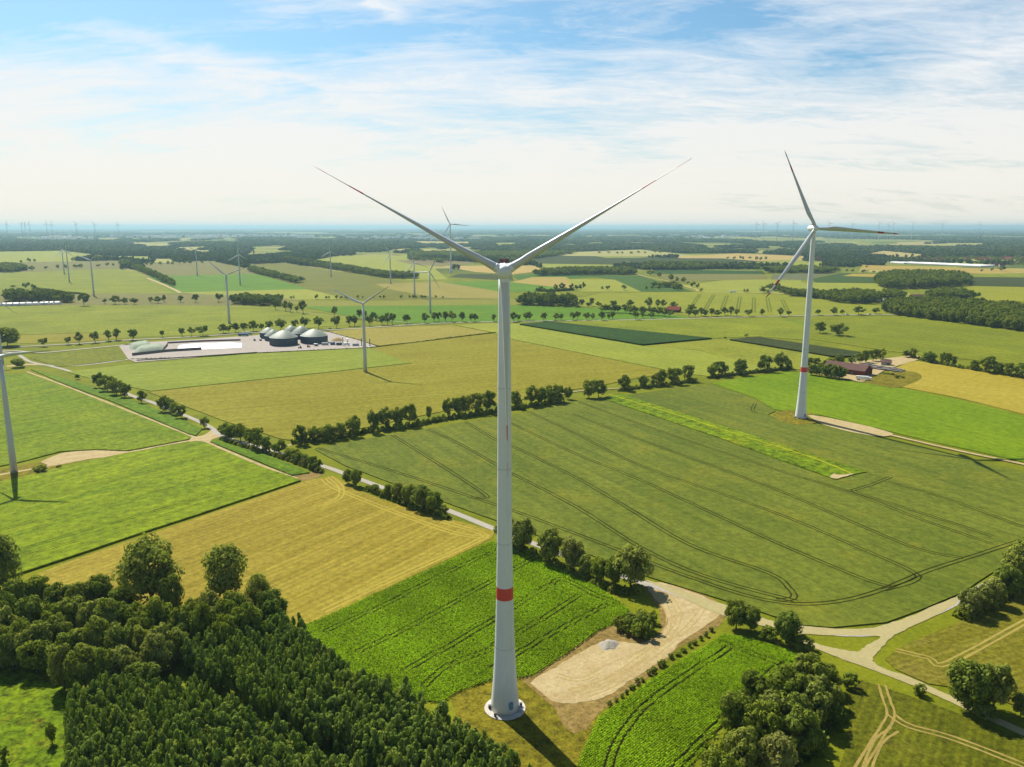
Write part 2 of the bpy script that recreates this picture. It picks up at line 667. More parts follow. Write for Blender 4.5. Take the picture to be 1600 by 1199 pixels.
LOOKS = dict(
    lime=look((118, 140, 45), (165, 182, 66), (145, 168, 55), fine=0.7, fine_amt=0.22),
    light=look((150, 168, 88), (178, 192, 108), fine=0.5, fine_amt=0.15),
    vivid=look((88, 142, 34), (120, 168, 44), fine=0.7, fine_amt=0.2),
    grass=look((118, 138, 58), (150, 165, 78), (100, 128, 48), fine=0.7, fine_amt=0.2),
    wheat=look((112, 126, 60), (140, 148, 76), fine=0.8, fine_amt=0.18),
    mauve=look((132, 134, 88), (152, 150, 104), fine=0.6, fine_amt=0.18),
    olive=look((148, 148, 48), (176, 172, 66), (164, 158, 50), fine=0.8, fine_amt=0.2),
    tan=look((205, 178, 120), (228, 198, 140), fine=0.5, fine_amt=0.1),
    straw=look((188, 164, 68), (212, 190, 92), fine=0.6, fine_amt=0.15),
    dark=look((44, 84, 34), (68, 108, 44), fine=0.6, fine_amt=0.35),
    darkgrey=look((62, 80, 58), (84, 100, 70), fine=0.6, fine_amt=0.3),
    brown=look((140, 128, 92), (160, 148, 106), fine=0.6, fine_amt=0.2),
    steel=look((108, 122, 128), (128, 138, 142), fine=0.4, fine_amt=0.1),
)


def cropmat(kind, a=None, b=None, **over):
    d = dict(LOOKS[kind])
    d.update(over)
    d['ang'] = ang(a, b) if a else 0.0
    return crop(kind + '_crop', **d)


SOIL = crop('sandy_soil', alb(218, 190, 162), alb(240, 218, 196), alb(204, 174, 140), ang=R(35), fine=2.2, fine_amt=0.13, mid=0.35, big=0.12, streak=0.9, bump=0.5)
SOIL_PALE = plain('pale_gravel', alb(214, 200, 172), 0.95, var=0.14, scale=0.6, bump=0.3)
ASPH = plain('worn_asphalt', albn(206, 198, 182), 0.9, var=0.14, scale=0.5)
ASPH_PINK = plain('yard_concrete', albn(208, 196, 186), 0.9, var=0.12, scale=0.15)
BROWN = crop('bare_earth', alb(160, 132, 88), alb(196, 168, 120), alb(150, 140, 70), ang=R(35), fine=1.8, fine_amt=0.3, mid=0.3, big=0.1, streak=0.6, bump=0.7)
DRY = crop('dry_grass', alb(128, 122, 36), alb(172, 158, 52), alb(110, 118, 34), fine=1.1, fine_amt=0.4, mid=0.25, big=0.06, streak=0.0, bump=0.9)
MEADOW = crop('meadow_grass', alb(92, 134, 22), alb(142, 172, 36), alb(160, 160, 66), fine=0.9, fine_amt=0.5, mid=0.3, big=0.05, streak=0.0, bump=1.0)

# ---- far and middle fields, far ones first
FIELDS = [
    ('mown_field', [(-40, 394), (100, 392), (160, 400), (110, 410), (-40, 413)], 'light', None),
    ('stubble_field', [(-40, 411), (215, 407), (190, 421), (-40, 432)], 'mauve', None),
    ('meadow', [(-80, 430), (180, 420), (214, 424), (282, 458), (150, 461), (-80, 456)], 'lime', ((0, 440), (200, 436))),
    ('wheat_field', [(215, 412), (330, 408), (412, 425), (400, 430), (240, 434)], 'mauve', None),
    ('clover_field', [(232, 432), (400, 428), (470, 446), (482, 452), (270, 457)], 'vivid', ((240, 440), (450, 440))),
    ('meadow', [(272, 457), (478, 452), (542, 465), (520, 468), (440, 469)], 'light', None),
    ('wheat_field', [(-80, 459), (300, 459), (440, 466), (470, 470), (400, 478), (130, 477), (-80, 479)], 'mauve', ((0, 470), (300, 468))),
    ('meadow', [(-90, 480), (130, 477), (410, 478), (480, 488), (560, 498), (540, 508), (400, 518), (300, 524), (200, 528), (140, 520), (30, 523), (-90, 526)], 'lime', ((60, 490), (380, 486))),
    ('dry_meadow', [(28, 524), (140, 520.5), (200, 528), (130, 534), (28, 537)], 'olive', None),
    ('wheat_field', [(380, 414), (445, 411), (500, 420), (600, 436), (640, 441), (640, 450), (785, 464), (785, 470), (545, 469), (470, 448), (402, 428)], 'wheat', ((450, 430), (700, 462))),
    ('meadow', [(475, 409), (530, 400), (660, 399), (665, 408), (700, 437), (640, 438), (560, 426)], 'light', ((500, 410), (640, 430))),
    ('fallow_field', [(618, 407), (668, 406), (745, 410), (705, 418), (642, 413)], 'brown', None),
    ('stubble_field', [(690, 416), (778, 415), (832, 415), (854, 423), (798, 429), (742, 425)], 'tan', None),
    ('barley_field', [(586, 444), (690, 440), (785, 452), (785, 467), (680, 465), (602, 451)], 'olive', ((600, 446), (780, 460)), dict(ca=alb(168, 158, 88), cb=alb(190, 176, 104))),
    ('clover_field', [(690, 441), (780, 439), (892, 446), (852, 456), (782, 456)], 'vivid', None),
    ('beet_field', [(718, 428), (800, 429), (802, 439), (700, 433)], 'darkgrey', None),
    ('wheat_field', [(440, 471), (785, 468), (1010, 462), (1000, 470), (800, 477), (478, 479)], 'wheat', ((480, 475), (780, 472)), dict(ca=alb(140, 152, 80), cb=alb(158, 166, 92))),
    ('clover_field', [(470, 479), (785, 476.5), (960, 482), (1052, 492), (1085, 497), (780, 503), (620, 506), (560, 497)], 'vivid', ((500, 485), (900, 490))),
    ('beet_field', [(800, 431), (862, 426), (955, 432), (886, 436), (815, 440)], 'vivid', None, dict(ca=alb(72, 118, 48), cb=alb(92, 140, 54))),
    ('barley_field', [(800, 441), (832, 433), (884, 433), (908, 446), (886, 451)], 'tan', None, dict(ca=alb(190, 172, 100), cb=alb(208, 184, 116))),
    ('meadow', [(884, 436), (960, 437), (1002, 456), (908, 456)], 'light', None),
    ('potato_field', [(905, 430), (1000, 431), (1085, 456), (1002, 456), (960, 437)], 'dark', None, dict(ca=alb(72, 112, 60), cb=alb(88, 128, 70))),
    ('meadow', [(862, 478), (940, 458), (1100, 456), (1240, 461), (1392, 480), (1382, 492), (1210, 494), (1080, 494), (1000, 481)], 'lime', ((900, 470), (1200, 470)), dict(ca=alb(142, 160, 66), cb=alb(168, 182, 80))),
    ('wheat_field', [(1020, 430), (1190, 426), (1202, 436), (1130, 438), (1052, 441)], 'mauve', None),
    ('meadow', [(1064, 447), (1130, 438), (1252, 435), (1252, 460), (1105, 457)], 'light', ((1080, 450), (1240, 445))),
    ('maize_field', [(1020, 421), (1192, 424), (1196, 428.5), (1020, 428)], 'dark', None),
    ('potato_field', [(818, 400), (905, 397), (962, 405), (1002, 415), (900, 419), (828, 411)], 'darkgrey', ((830, 405), (980, 411))),
    ('stubble_field', [(833, 412), (962, 414), (960, 420), (850, 422)], 'light', None),
    ('stubble_field', [(850, 396), (1000, 390), (1045, 395), (1105, 402), (880, 400)], 'tan', None, dict(ca=alb(190, 185, 130), cb=alb(205, 198, 145))),
    ('barley_field', [(1058, 401), (1150, 396), (1200, 398), (1290, 402), (1180, 409), (1060, 405)], 'tan', None),
    ('potato_field', [(950, 403), (1130, 404), (1235, 412), (1000, 413)], 'darkgrey', None),
    ('meadow', [(1100, 410), (1290, 409), (1285, 417), (1130, 415)], 'light', None),
    ('meadow', [(1200, 419), (1345, 418), (1340, 428), (1205, 428)], 'grass', None),
    ('fleece_covered_field', [(1208, 429), (1312, 426), (1252, 438), (1204, 437)], 'steel', None),
    ('potato_field', [(1268, 436), (1312, 427), (1372, 427), (1372, 442.5), (1274, 441.5)], 'dark', None, dict(ca=alb(66, 98, 52), cb=alb(80, 112, 58))),
    ('rape_field', [(1316, 431.5), (1332, 428), (1370, 428), (1368, 433)], 'straw', None),
    ('meadow', [(1190, 441), (1366, 443), (1420, 458), (1440, 470), (1380, 468), (1255, 461)], 'light', ((1200, 450), (1360, 455))),
    ('barley_field', [(1338, 414), (1610, 422), (1560, 429), (1350, 421)], 'straw', None, dict(ca=alb(200, 172, 96), cb=alb(214, 188, 112))),
    ('meadow', [(1508, 428), (1700, 426), (1700, 434), (1514, 433)], 'lime', None),
    ('potato_field', [(1512, 432.5), (1700, 437), (1700, 450), (1516, 447)], 'darkgrey', ((1520, 440), (1600, 444))),
    ('meadow', [(1488, 453), (1518, 447), (1700, 451), (1700, 474), (1545, 470), (1500, 458)], 'lime', ((1500, 452), (1600, 458)), dict(ca=alb(150, 165, 62), cb=alb(172, 182, 72))),
    ('meadow', [(1258, 503), (1390, 494), (1420, 494), (1700, 526), (1700, 580), (1450, 556), (1400, 550), (1252, 528)], 'lime', ((1300, 505), (1600, 545)), dict(rows=14.0, row_amt=0.55)),
    ('meadow', [(1085, 506), (1200, 497), (1260, 500), (1256, 530), (1200, 523)], 'grass', ((1100, 505), (1240, 525)), dict(ca=alb(120, 150, 52), cb=alb(148, 172, 66))),
    ('meadow', [(862, 502.5), (1080, 498), (1210, 496), (1260, 512), (1256, 531), (1185, 526), (1112, 529)], 'lime', ((880, 503), (1150, 528))),
    ('orchard_field', [(812, 506), (858, 502.5), (1112, 528), (1004, 538)], 'dark', ((830, 506), (1080, 530)), dict(rows=9, row_amt=0.5), 2.4),
    ('meadow', [(1005, 539), (1112, 529.5), (1142, 530), (1300, 555), (1270, 578), (1200, 576), (1090, 547)], 'grass', ((1020, 538), (1200, 570)), dict(ca=alb(142, 160, 70), cb=alb(165, 178, 86))),
    ('orchard_field', [(1140, 530), (1186, 526.5), (1345, 550), (1338, 556), (1300, 556)], 'darkgrey', ((1150, 530), (1320, 552)), dict(rows=9, row_amt=0.5), 2.2),
    ('meadow', [(776, 506), (812, 506), (1003, 538.5), (1090, 547.5), (1205, 576), (1130, 591), (1060, 582), (800, 530), (776, 522)], 'light', ((800, 515), (1100, 580)), dict(ca=alb(146, 168, 82), cb=alb(170, 188, 104))),
    ('barley_field', [(512, 517.5), (575, 512.5), (705, 508.5), (766, 519.5), (690, 530), (592, 540.3), (560, 532)], 'olive', ((530, 515), (700, 512)), dict(ca=alb(172, 162, 82), cb=alb(192, 178, 96))),
    ('meadow', [(712, 508), (786, 504.5), (786, 521), (768, 519)], 'light', None),
    ('oat_field', [(104, 581), (210, 568.5), (400, 552), (576, 543.5), (642, 567), (548, 577.5), (236, 611), (150, 594)], 'light', ((150, 590), (560, 560)), dict(ca=alb(138, 164, 74), cb=alb(162, 184, 98), streak=1.0, rows=4.0, row_amt=0.15)),
    ('barley_field', [(232, 612.5), (548, 579), (644, 568.5), (578, 544), (768, 521.5), (800, 531), (1056, 582), (1000, 590), (930, 604), (870, 612), (800, 628), (690, 643), (560, 670), (470, 690), (440, 686), (345, 656)], 'olive', ((300, 640), (900, 590)), dict(streak=1.2, rows=11.0, row_amt=0.16)),
    ('barley_field', [(1352, 600), (1424, 563), (1700, 606), (1700, 672), (1500, 622), (1400, 603)], 'straw', ((1400, 590), (1600, 630)), dict(ca=alb(190, 172, 68), cb=alb(212, 192, 88))),
    ('beet_field', [(1110, 598), (1188, 586), (1236, 580), (1345, 598), (1400, 605), (1500, 625), (1700, 676), (1700, 748), (1600, 722), (1440, 686), (1290, 650), (1210, 640), (1180, 622)], 'vivid', ((1200, 590), (1600, 690)), dict(ca=alb(108, 150, 20), cb=alb(142, 178, 34), streak=0.8)),
]
for rec in FIELDS:
    nm, px, kind, dirs = rec[:4]
    over = rec[4] if len(rec) > 4 else {}
    hh = rec[5] if len(rec) > 5 else None
    field(nm, px, cropmat(kind, *(dirs or (None, None)), **over), hh)

tramlines([[(1094, 459.5), (1080, 480)], [(1115, 461), (1101, 485)], [(1136, 462), (1127, 486)], [(1156.5, 464), (1152, 487)], [(1178, 465), (1177.5, 488)], [(1199, 466), (1203, 488)], [(1222, 468), (1232, 489)]],
          0.53, gap=5, w=2.6, mat=plain('trodden_grass', alb(118, 134, 58), 0.95, var=0.2, scale=0.1))
# ---- the wheat field behind the big turbine
WHEAT_H = 0.5
MB = dict(rows=0, streak=0.9, fine=0.9, fine_amt=0.2, mid=0.05)
field('wheat_field', [(492, 702), (560, 688), (700, 664), (800, 648), (885, 629), (940, 622), (990, 616), (1060, 606), (1112, 600),
                      (1182, 624), (1212, 642), (1200, 648), (1230, 660), (1290, 664), (1400, 690), (1600, 738), (1720, 768),
                      (1720, 812), (1600, 862), (1505, 925), (1440, 952), (1385, 972), (1300, 980), (1250, 976), (1150, 943), (1010, 900),
                      (900, 858), (790, 818), (660, 772), (540, 728)],
      cropmat('wheat', (820, 650), (1400, 900), ca=alb(102, 126, 62), cb=alb(132, 150, 80), cc=alb(152, 158, 74), **MB), WHEAT_H)
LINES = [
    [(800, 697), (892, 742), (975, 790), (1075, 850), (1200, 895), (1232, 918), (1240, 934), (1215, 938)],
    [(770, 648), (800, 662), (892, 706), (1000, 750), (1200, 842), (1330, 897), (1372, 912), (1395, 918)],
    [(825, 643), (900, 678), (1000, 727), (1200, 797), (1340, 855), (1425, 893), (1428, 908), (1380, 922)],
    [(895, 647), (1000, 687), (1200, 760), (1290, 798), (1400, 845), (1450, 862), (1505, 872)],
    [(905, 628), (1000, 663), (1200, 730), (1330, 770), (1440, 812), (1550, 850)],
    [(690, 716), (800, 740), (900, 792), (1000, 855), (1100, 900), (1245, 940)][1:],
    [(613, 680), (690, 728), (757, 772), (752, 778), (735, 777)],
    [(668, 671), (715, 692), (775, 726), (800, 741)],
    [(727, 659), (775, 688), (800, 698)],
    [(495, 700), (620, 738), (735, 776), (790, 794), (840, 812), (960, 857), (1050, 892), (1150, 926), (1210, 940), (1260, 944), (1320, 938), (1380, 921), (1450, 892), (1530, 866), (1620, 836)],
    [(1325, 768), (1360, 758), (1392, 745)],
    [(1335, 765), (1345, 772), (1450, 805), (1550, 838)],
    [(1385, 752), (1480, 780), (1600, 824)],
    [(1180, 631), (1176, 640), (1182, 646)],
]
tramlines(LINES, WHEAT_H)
field('flower_strip', [(940, 622), (966, 614.5), (1150, 672), (1354, 737), (1302, 748), (1130, 686)],
      crop('flowering_strip', alb(100, 140, 14), alb(142, 174, 24), alb(160, 172, 28), ang=ang((960, 620), (1300, 740)), fine=0.6, fine_amt=0.45, mid=0.35, streak=0.6, bump=1.0), 1.0)
road('mown_path', [(952, 618), (1050, 648), (1150, 680), (1262, 715), (1330, 742)], 1.1, plain('mown_grass', alb(196, 208, 72), 0.95, var=0.2, scale=0.4), z=1.02)
sheet('bare_ground', [(1297, 746), (1302, 740), (1312, 742), (1334, 740), (1326, 743), (1308, 748)], SOIL, 1.03)

# ---- left fields
VM = dict(ca=alb(116, 152, 18), cb=alb(156, 184, 38), cc=alb(138, 168, 46), streak=1.1, fine=0.9, fine_amt=0.32, big=0.02)
field('wheat_field', [(-80, 588), (42, 584), (60, 590), (175, 633), (298, 682), (296, 686), (200, 704), (150, 702), (95, 705), (30, 722), (-80, 744)],
      cropmat('lime', (60, 650), (250, 615), **dict(VM, ca=alb(110, 148, 26), cb=alb(146, 172, 48), cc=alb(138, 160, 70))), 0.7)
field('maize_field', [(-80, 770), (50, 741), (130, 722), (190, 709), (305, 689), (318, 690), (400, 726), (470, 750), (40, 892), (-80, 930)],
      cropmat('vivid', (40, 840), (470, 715), **dict(VM, rows=10, row_amt=0.3)), 1.0)
tramlines([[(-60, 896), (200, 822), (470, 738)], [(-60, 842), (200, 780), (400, 722)], [(170, 820), (300, 781), (452, 734)], [(-60, 800), (150, 757), (345, 706)],
           [(0, 868), (130, 830), (300, 783)]], 1.0, mat=TRAM_GREEN, w=0.4)
tramlines([[(-60, 664), (100, 648), (240, 622)], [(-60, 690), (80, 672), (250, 642)], [(-60, 640), (60, 616), (120, 606)], [(60, 690), (180, 676), (285, 674)]], 0.7, mat=TRAM_GREEN, w=0.45)
field('maize_field', [(48, 577), (98, 590), (150, 606), (232, 634), (316, 670), (306, 680), (296, 678), (180, 629), (96, 598)],
      cropmat('vivid', (60, 582), (300, 672), **dict(VM, ca=alb(92, 138, 32), cb=alb(122, 162, 52))), 0.7)
field('maize_field', [(328, 690), (346, 685), (400, 704), (484, 738), (456, 742), (400, 719)],
      cropmat('vivid', (340, 690), (470, 740), **dict(VM, ca=alb(92, 138, 32), cb=alb(118, 158, 46))), 0.7)
field('stubble_field', [(40, 905), (100, 880), (300, 812), (482, 750), (520, 744), (556, 764), (600, 782), (690, 808), (774, 830), (768, 842), (640, 902), (507, 965), (440, 990), (200, 990)],
      cropmat('straw', (100, 900), (500, 760), ca=alb(172, 154, 58), cb=alb(204, 184, 86), cc=alb(188, 172, 68), streak=1.3, rows=3.4, row_amt=0.42, fine=1.2, fine_amt=0.22, mid=0.12), 0.12)
sheet('bare_ground', [(458, 745), (484, 738), (505, 741), (484, 750), (470, 751)], BROWN, 0.05)
tramlines([[(505, 748), (535, 768), (700, 830), (765, 838)], [(515, 745), (532, 760), (530, 778), (500, 792)], [(690, 815), (755, 835), (740, 848), (640, 893), (505, 955)]], 0.13,
          mat=plain('pressed_straw', alb(214, 194, 104), 0.95, var=0.15, scale=0.4), w=1.0, gap=2.6)

# ---- bright maize round the pad
MAIZE_PX = [(472, 980), (640, 904), (768, 846), (800, 856), (860, 882), (925, 912), (968, 940), (985, 955), (958, 976), (935, 986), (872, 1030), (832, 1056), (806, 1060), (776, 1060), (712, 1082), (690, 1098), (612, 1092), (530, 1040)]
MAIZE2_PX = [(896, 1215), (908, 1180), (935, 1122), (1035, 1050), (1132, 990), (1180, 1000), (1248, 1022), (1262, 1040), (1215, 1072), (1140, 1120), (1065, 1215)]
MAIZE_SOIL = plain('dark_soil', alb(66, 62, 34), 0.95, var=0.3, scale=0.8)  # dark soil for the strips left clear of maize leaves
FLOOR = crop('maize_ground', alb(88, 118, 18), alb(118, 146, 22), alb(110, 124, 30), fine=1.0, fine_amt=0.35, mid=0.2, big=0.05, streak=0.3)
MAIZE_TRAM = [
    [(510, 986), (600, 946), (690, 899), (766, 866)],
    [(560, 1018), (650, 976), (772, 906), (850, 866)],
    [(630, 1050), (720, 1000), (800, 951), (861, 914)],
    [(772, 1010), (803, 993), (850, 966), (902, 933)],
    [(770, 1044), (806, 1023), (880, 981), (946, 947)],
    [(664, 1072), (690, 1048), (720, 1033), (772, 1014)],
    [(862, 914), (880, 906), (930, 930), (972, 946)],
]
MAIZE2_TRAM = [
    [(948, 1210), (962, 1165), (985, 1130), (1010, 1102), (1060, 1065), (1140, 1012)],
    [(1052, 1205), (1090, 1165), (1150, 1105), (1205, 1052), (1232, 1036)],
    [(1130, 1006), (1180, 1024), (1225, 1040)],
]


def inside(poly, x, y):
    x0, y0 = poly[:, 0], poly[:, 1]
    x1, y1 = np.roll(x0, -1), np.roll(y0, -1)
    c = np.zeros(len(x), bool)
    for a, b, d, e in zip(x0, y0, x1, y1):
        if b == e:
            continue
        c ^= ((b > y) != (e > y)) & (x < (d - a) * (y - b) / (e - b) + a)
    return c


def seg_dist(line, x, y):
    best = np.full(len(x), 1e9)
    for a, b in zip(line, line[1:]):
        dx, dy = b.x - a.x, b.y - a.y
        L2 = dx * dx + dy * dy + 1e-9
        t = np.clip(((x - a.x) * dx + (y - a.y) * dy) / L2, 0, 1)
        best = np.minimum(best, np.hypot(x - a.x - t * dx, y - a.y - t * dy))
    return best


def leaf_quads(pos, nrm, size, rs, aspect=1.6):
    """one quad per leaf: centre, normal, size -> verts, faces"""
    n = len(pos)
    nrm = nrm / (np.linalg.norm(nrm, axis=1, keepdims=True) + 1e-9)
    ref = rs.normal(size=(n, 3))
    u = np.cross(nrm, ref)
    u /= np.linalg.norm(u, axis=1, keepdims=True) + 1e-9
    v = np.cross(nrm, u)
    su = (size * aspect * 0.5)[:, None]
    sv = (size * 0.5)[:, None]
    verts = np.stack([pos - u * su, pos - v * sv, pos + u * su, pos + v * sv], 1).reshape(-1, 3)
    faces = np.arange(4 * n).reshape(n, 4)
    return verts, faces


def add_tint(me, tint):
    a = me.attributes.new('tint', 'FLOAT', 'FACE')
    a.data.foreach_set('value', np.asarray(tint, dtype=np.float32))


def maize(px, tram, d0, d1, dens, parent_name):
    o = field(parent_name, px, FLOOR, 0.1)
    poly = np.array([[p.x, p.y] for p in (P(x, y, 0.4) for x, y in px)])
    area = 0.5 * abs(np.dot(poly[:, 0], np.roll(poly[:, 1], 1)) - np.dot(poly[:, 1], np.roll(poly[:, 0], 1)))
    lo, hi = poly.min(0), poly.max(0)
    n = int((hi - lo).prod() * dens)
    x = rng.uniform(lo[0], hi[0], n)
    y = rng.uniform(lo[1], hi[1], n)
    a = ang(d0, d1)
    # pull the plants towards rows
    vv = -x * math.sin(a) + y * math.cos(a)
    row = np.round(vv / 0.75) * 0.75
    sh = (row - vv) * 0.75
    x -= sh * math.sin(a)
    y += sh * math.cos(a)
    k = inside(poly, x, y)
    for ln in tram:
        line = smooth_line([P(px_, py_, 0.4) for px_, py_ in ln], 6)
        d = seg_dist(line, x, y)
        k &= ~((d > 0.75) & (d < 1.5))
    tramlines(tram, 0.12, gap=2.25, w=0.7, mat=MAIZE_SOIL, smooth=6)
    # thin spots
    ph = np.sin(x * 0.21 + 1.3) * np.sin(y * 0.17 + 0.4) + np.sin(x * 0.07 - y * 0.11)
    k &= rng.random(n) < np.clip(1.15 - 0.22 * (ph > 1.2), 0, 1)
    x, y = x[k], y[k]
    m = len(x)
    z = rng.uniform(0.55, 1.0, m) + 0.12 * np.sin(x * 0.3) * np.cos(y * 0.23)
    nr = rng.normal(size=(m, 3)) * 0.55 + np.array([0, 0, 1.0])
    v, f = leaf_quads(np.stack([x, y, z], 1), nr, rng.uniform(0.20, 0.44, m), rng, 2.0)
    me = npmesh('maize_leaves', v, f, 4)
    big = 0.5 + 0.2 * np.sin(x * 0.05 + 0.7) * np.cos(y * 0.06) + 0.14 * np.sin(x * 0.19 + y * 0.13)
    add_tint(me, np.clip(big + rng.normal(0, 0.24, m), 0, 1.2))
    lo_ = link('maize_leaves', me, o, LEAF_MAIZE)
    lo_['kind'] = 'stuff'
    return o


maize(MAIZE_PX, MAIZE_TRAM, (560, 1018), (772, 904), 11, 'maize_field')
maize(MAIZE2_PX, MAIZE2_TRAM, (1010, 1102), (1140, 1012), 11, 'maize_field')

# ---- bottom right fields
field('stubble_field', [(1383, 1030), (1402, 1014), (1450, 992), (1500, 972), (1600, 925), (1730, 868), (1730, 1110), (1600, 1108), (1530, 1080), (1450, 1068), (1400, 1046)],
      cropmat('olive', (1400, 1025), (1600, 965), ca=alb(128, 132, 46), cb=alb(164, 156, 68), cc=alb(172, 154, 92), rows=2.6, row_amt=0.35, streak=1.0, fine=1.6, fine_amt=0.3), 0.3)
field('bean_field', [(1345, 1062), (1375, 1072), (1460, 1100), (1560, 1140), (1730, 1195), (1730, 1260), (1290, 1260), (1318, 1180), (1330, 1120), (1322, 1088)],
      cropmat('grass', (1335, 1190), (1380, 1080), ca=alb(96, 110, 34), cb=alb(134, 144, 54), cc=alb(150, 138, 72), rows=2.2, row_amt=0.4, streak=0.8, fine=1.6, fine_amt=0.35), 0.35)
tramlines([[(1378, 1070), (1386, 1095), (1392, 1118), (1375, 1148), (1340, 1205)], [(1392, 1116), (1420, 1134), (1490, 1154), (1600, 1196), (1680, 1230)],
           [(1398, 1140), (1372, 1160), (1352, 1210)]], 0.36, mat=plain('dusty_track', alb(192, 170, 116), 0.95, var=0.3, scale=0.9), w=0.75, gap=2.1)
tramlines([[(1400, 1016), (1450, 1028), (1482, 1036), (1600, 972)], [(1482, 1036), (1540, 1006), (1640, 950)]], 0.31, mat=plain('dry_straw', alb(196, 178, 112), 0.95, var=0.2), w=0.8, gap=2.0)

# ---- grass, pads, roads and tracks
field('meadow', [(-80, 1010), (0, 1030), (100, 1075), (112, 1120), (102, 1160), (125, 1260), (-80, 1260)], MEADOW, 0.25)
sheet('grass_apron', [(700, 1082), (775, 1058), (832, 1056), (852, 1080), (880, 1108), (910, 1118), (932, 1122), (905, 1182), (885, 1230), (760, 1230), (720, 1140)], DRY, 0.03)
sheet('bare_ground', [(812, 1062), (872, 1027), (936, 984), (962, 975), (1005, 1000), (1030, 985), (1030, 955), (1008, 918), (1040, 912), (1125, 942), (1130, 968), (1110, 988), (1062, 1012), (1030, 1045), (945, 1106), (915, 1140), (888, 1142), (868, 1110), (840, 1084)], BROWN, 0.06)
sheet('sandy_yard', [(830, 1068), (868, 1042), (905, 1020), (948, 1002), (1000, 1005), (1036, 988), (1040, 958), (1012, 918), (1042, 912), (1122, 943), (1124, 962), (1066, 1002), (1040, 1028), (980, 1066), (944, 1090), (905, 1098), (868, 1096)], SOIL, 0.10)
PADTRACK = crop('driven_sand', alb(214, 188, 138), alb(232, 208, 162), ang=R(35), fine=1.5, fine_amt=0.12, mid=0.3, streak=0.5)
tramlines([[(1040, 925), (1060, 955), (1052, 985), (1010, 1020), (950, 1062), (890, 1080)],
           [(1100, 948), (1075, 980), (1020, 1024), (960, 1068), (912, 1088)], [(1030, 930), (1046, 965), (1030, 1000), (985, 1030)],
           [(870, 1055), (905, 1062), (940, 1048)]], 0.11, gap=1.9, w=0.4, mat=PADTRACK, smooth=8)
road('country_lane', [(-40, 548), (20, 552), (46, 565), (82, 573), (112, 581), (150, 594), (205, 618), (235, 628), (300, 654), (330, 669), (345, 681), (400, 698), (500, 727), (545, 743), (620, 770), (700, 798), (775, 828), (850, 856), (930, 886), (1000, 910), (1050, 925), (1120, 952), (1190, 972), (1255, 984), (1340, 991), (1400, 981), (1495, 940), (1560, 905), (1660, 850)], 4.2, ASPH, 0.14)
sheet('sandy_junction', [(1010, 908), (1050, 918), (1130, 944), (1200, 968), (1262, 978), (1345, 983), (1395, 972), (1430, 960), (1492, 933), (1492, 944), (1420, 982), (1395, 994), (1380, 1010), (1366, 1026), (1372, 1040), (1440, 1066), (1438, 1074), (1362, 1046), (1300, 1024), (1268, 1006), (1300, 1012), (1338, 1018), (1352, 1010), (1375, 995), (1330, 993), (1262, 991), (1200, 980), (1120, 958)], SOIL_PALE, 0.17)
road('country_lane', [(1250, 1000), (1300, 1020), (1355, 1040), (1425, 1067), (1470, 1086), (1560, 1128), (1690, 1185)], 3.6, SOIL_PALE, 0.19)
road('farm_track', [(42, 581), (94, 600), (170, 630), (250, 662), (308, 685), (330, 694), (400, 724), (464, 748)], 2.4, SOIL, 0.08)
road('farm_track', [(342, 676), (330, 680), (305, 687), (250, 697), (195, 708), (120, 720), (40, 735), (-60, 752)], 3.0, SOIL, 0.09)
sheet('sandy_yard', [(64, 722), (100, 708), (150, 703), (198, 705), (240, 699), (205, 711), (150, 716), (110, 723), (80, 728)], SOIL, 0.12)
sheet('grass_apron', [(-60, 748), (20, 730), (70, 722), (100, 724), (60, 738), (-60, 766)], DRY, 0.06)
sheet('farm_junction', [(290, 686), (318, 680), (335, 670), (350, 679), (330, 688), (345, 696), (322, 693), (300, 691)], SOIL, 0.13)
road('field_path', [(424, 700), (444, 697), (464, 693)], 3.0, SOIL_PALE, 0.07)
road('field_path', [(870, 618), (905, 612), (960, 608), (1000, 606)], 3.0, SOIL_PALE, 0.56)
road('tree_lined_road', [(-80, 547), (40, 542), (130, 537), (200, 532), (300, 527), (390, 521), (470, 517), (520, 516), (600, 511), (660, 507), (720, 504.5), (800, 503), (900, 501.5), (1000, 500), (1100, 497.5), (1200, 495), (1300, 493), (1420, 492)], 7.0, plain('road_surface', albn(198, 192, 176), 0.9, var=0.08, scale=0.1), 0.56)
road('side_road', [(-60, 552), (20, 549), (60, 552), (120, 547), (190, 540), (215, 537)], 6.0, ASPH, 0.5)
road('side_road', [(60, 570), (100, 572), (140, 570), (200, 562)], 5.0, ASPH, 0.2)
road('side_road', [(10, 573), (40, 570), (60, 570)], 9.0, SOIL, 0.16)
road('field_track', [(430, 483), (470, 488), (520, 494), (580, 499), (640, 505)], 3.0, SOIL_PALE, 0.57)
road('field_track', [(230, 435), (255, 445), (272, 453), (282, 458)], 9.0, SOIL, 0.57)
road('field_track', [(985, 425), (1010, 433), (1045, 440), (1085, 452), (1100, 456), (1200, 459), (1300, 465)], 6.0, SOIL_PALE, 0.57)
road('access_track', [(1262, 654), (1320, 664), (1400, 683), (1500, 706), (1600, 727), (1700, 750)], 3.4, SOIL, 0.60)
sheet('sandy_yard', [(1262, 649), (1300, 654), (1360, 667), (1395, 678), (1372, 682), (1330, 675), (1285, 663)], SOIL, 0.64)
sheet('grass_apron', [(1208, 646), (1232, 641), (1262, 644), (1285, 656), (1262, 663), (1235, 662), (1214, 655)], DRY, 0.62)
sheet('farmyard', [(1262, 572), (1330, 566), (1422, 556), (1440, 560), (1418, 567), (1380, 580), (1352, 596), (1320, 592), (1262, 580)], SOIL, 0.60)
sheet('grass_strip', [(1352, 598), (1372, 585), (1420, 580), (1440, 590), (1400, 606)], DRY, 0.62)
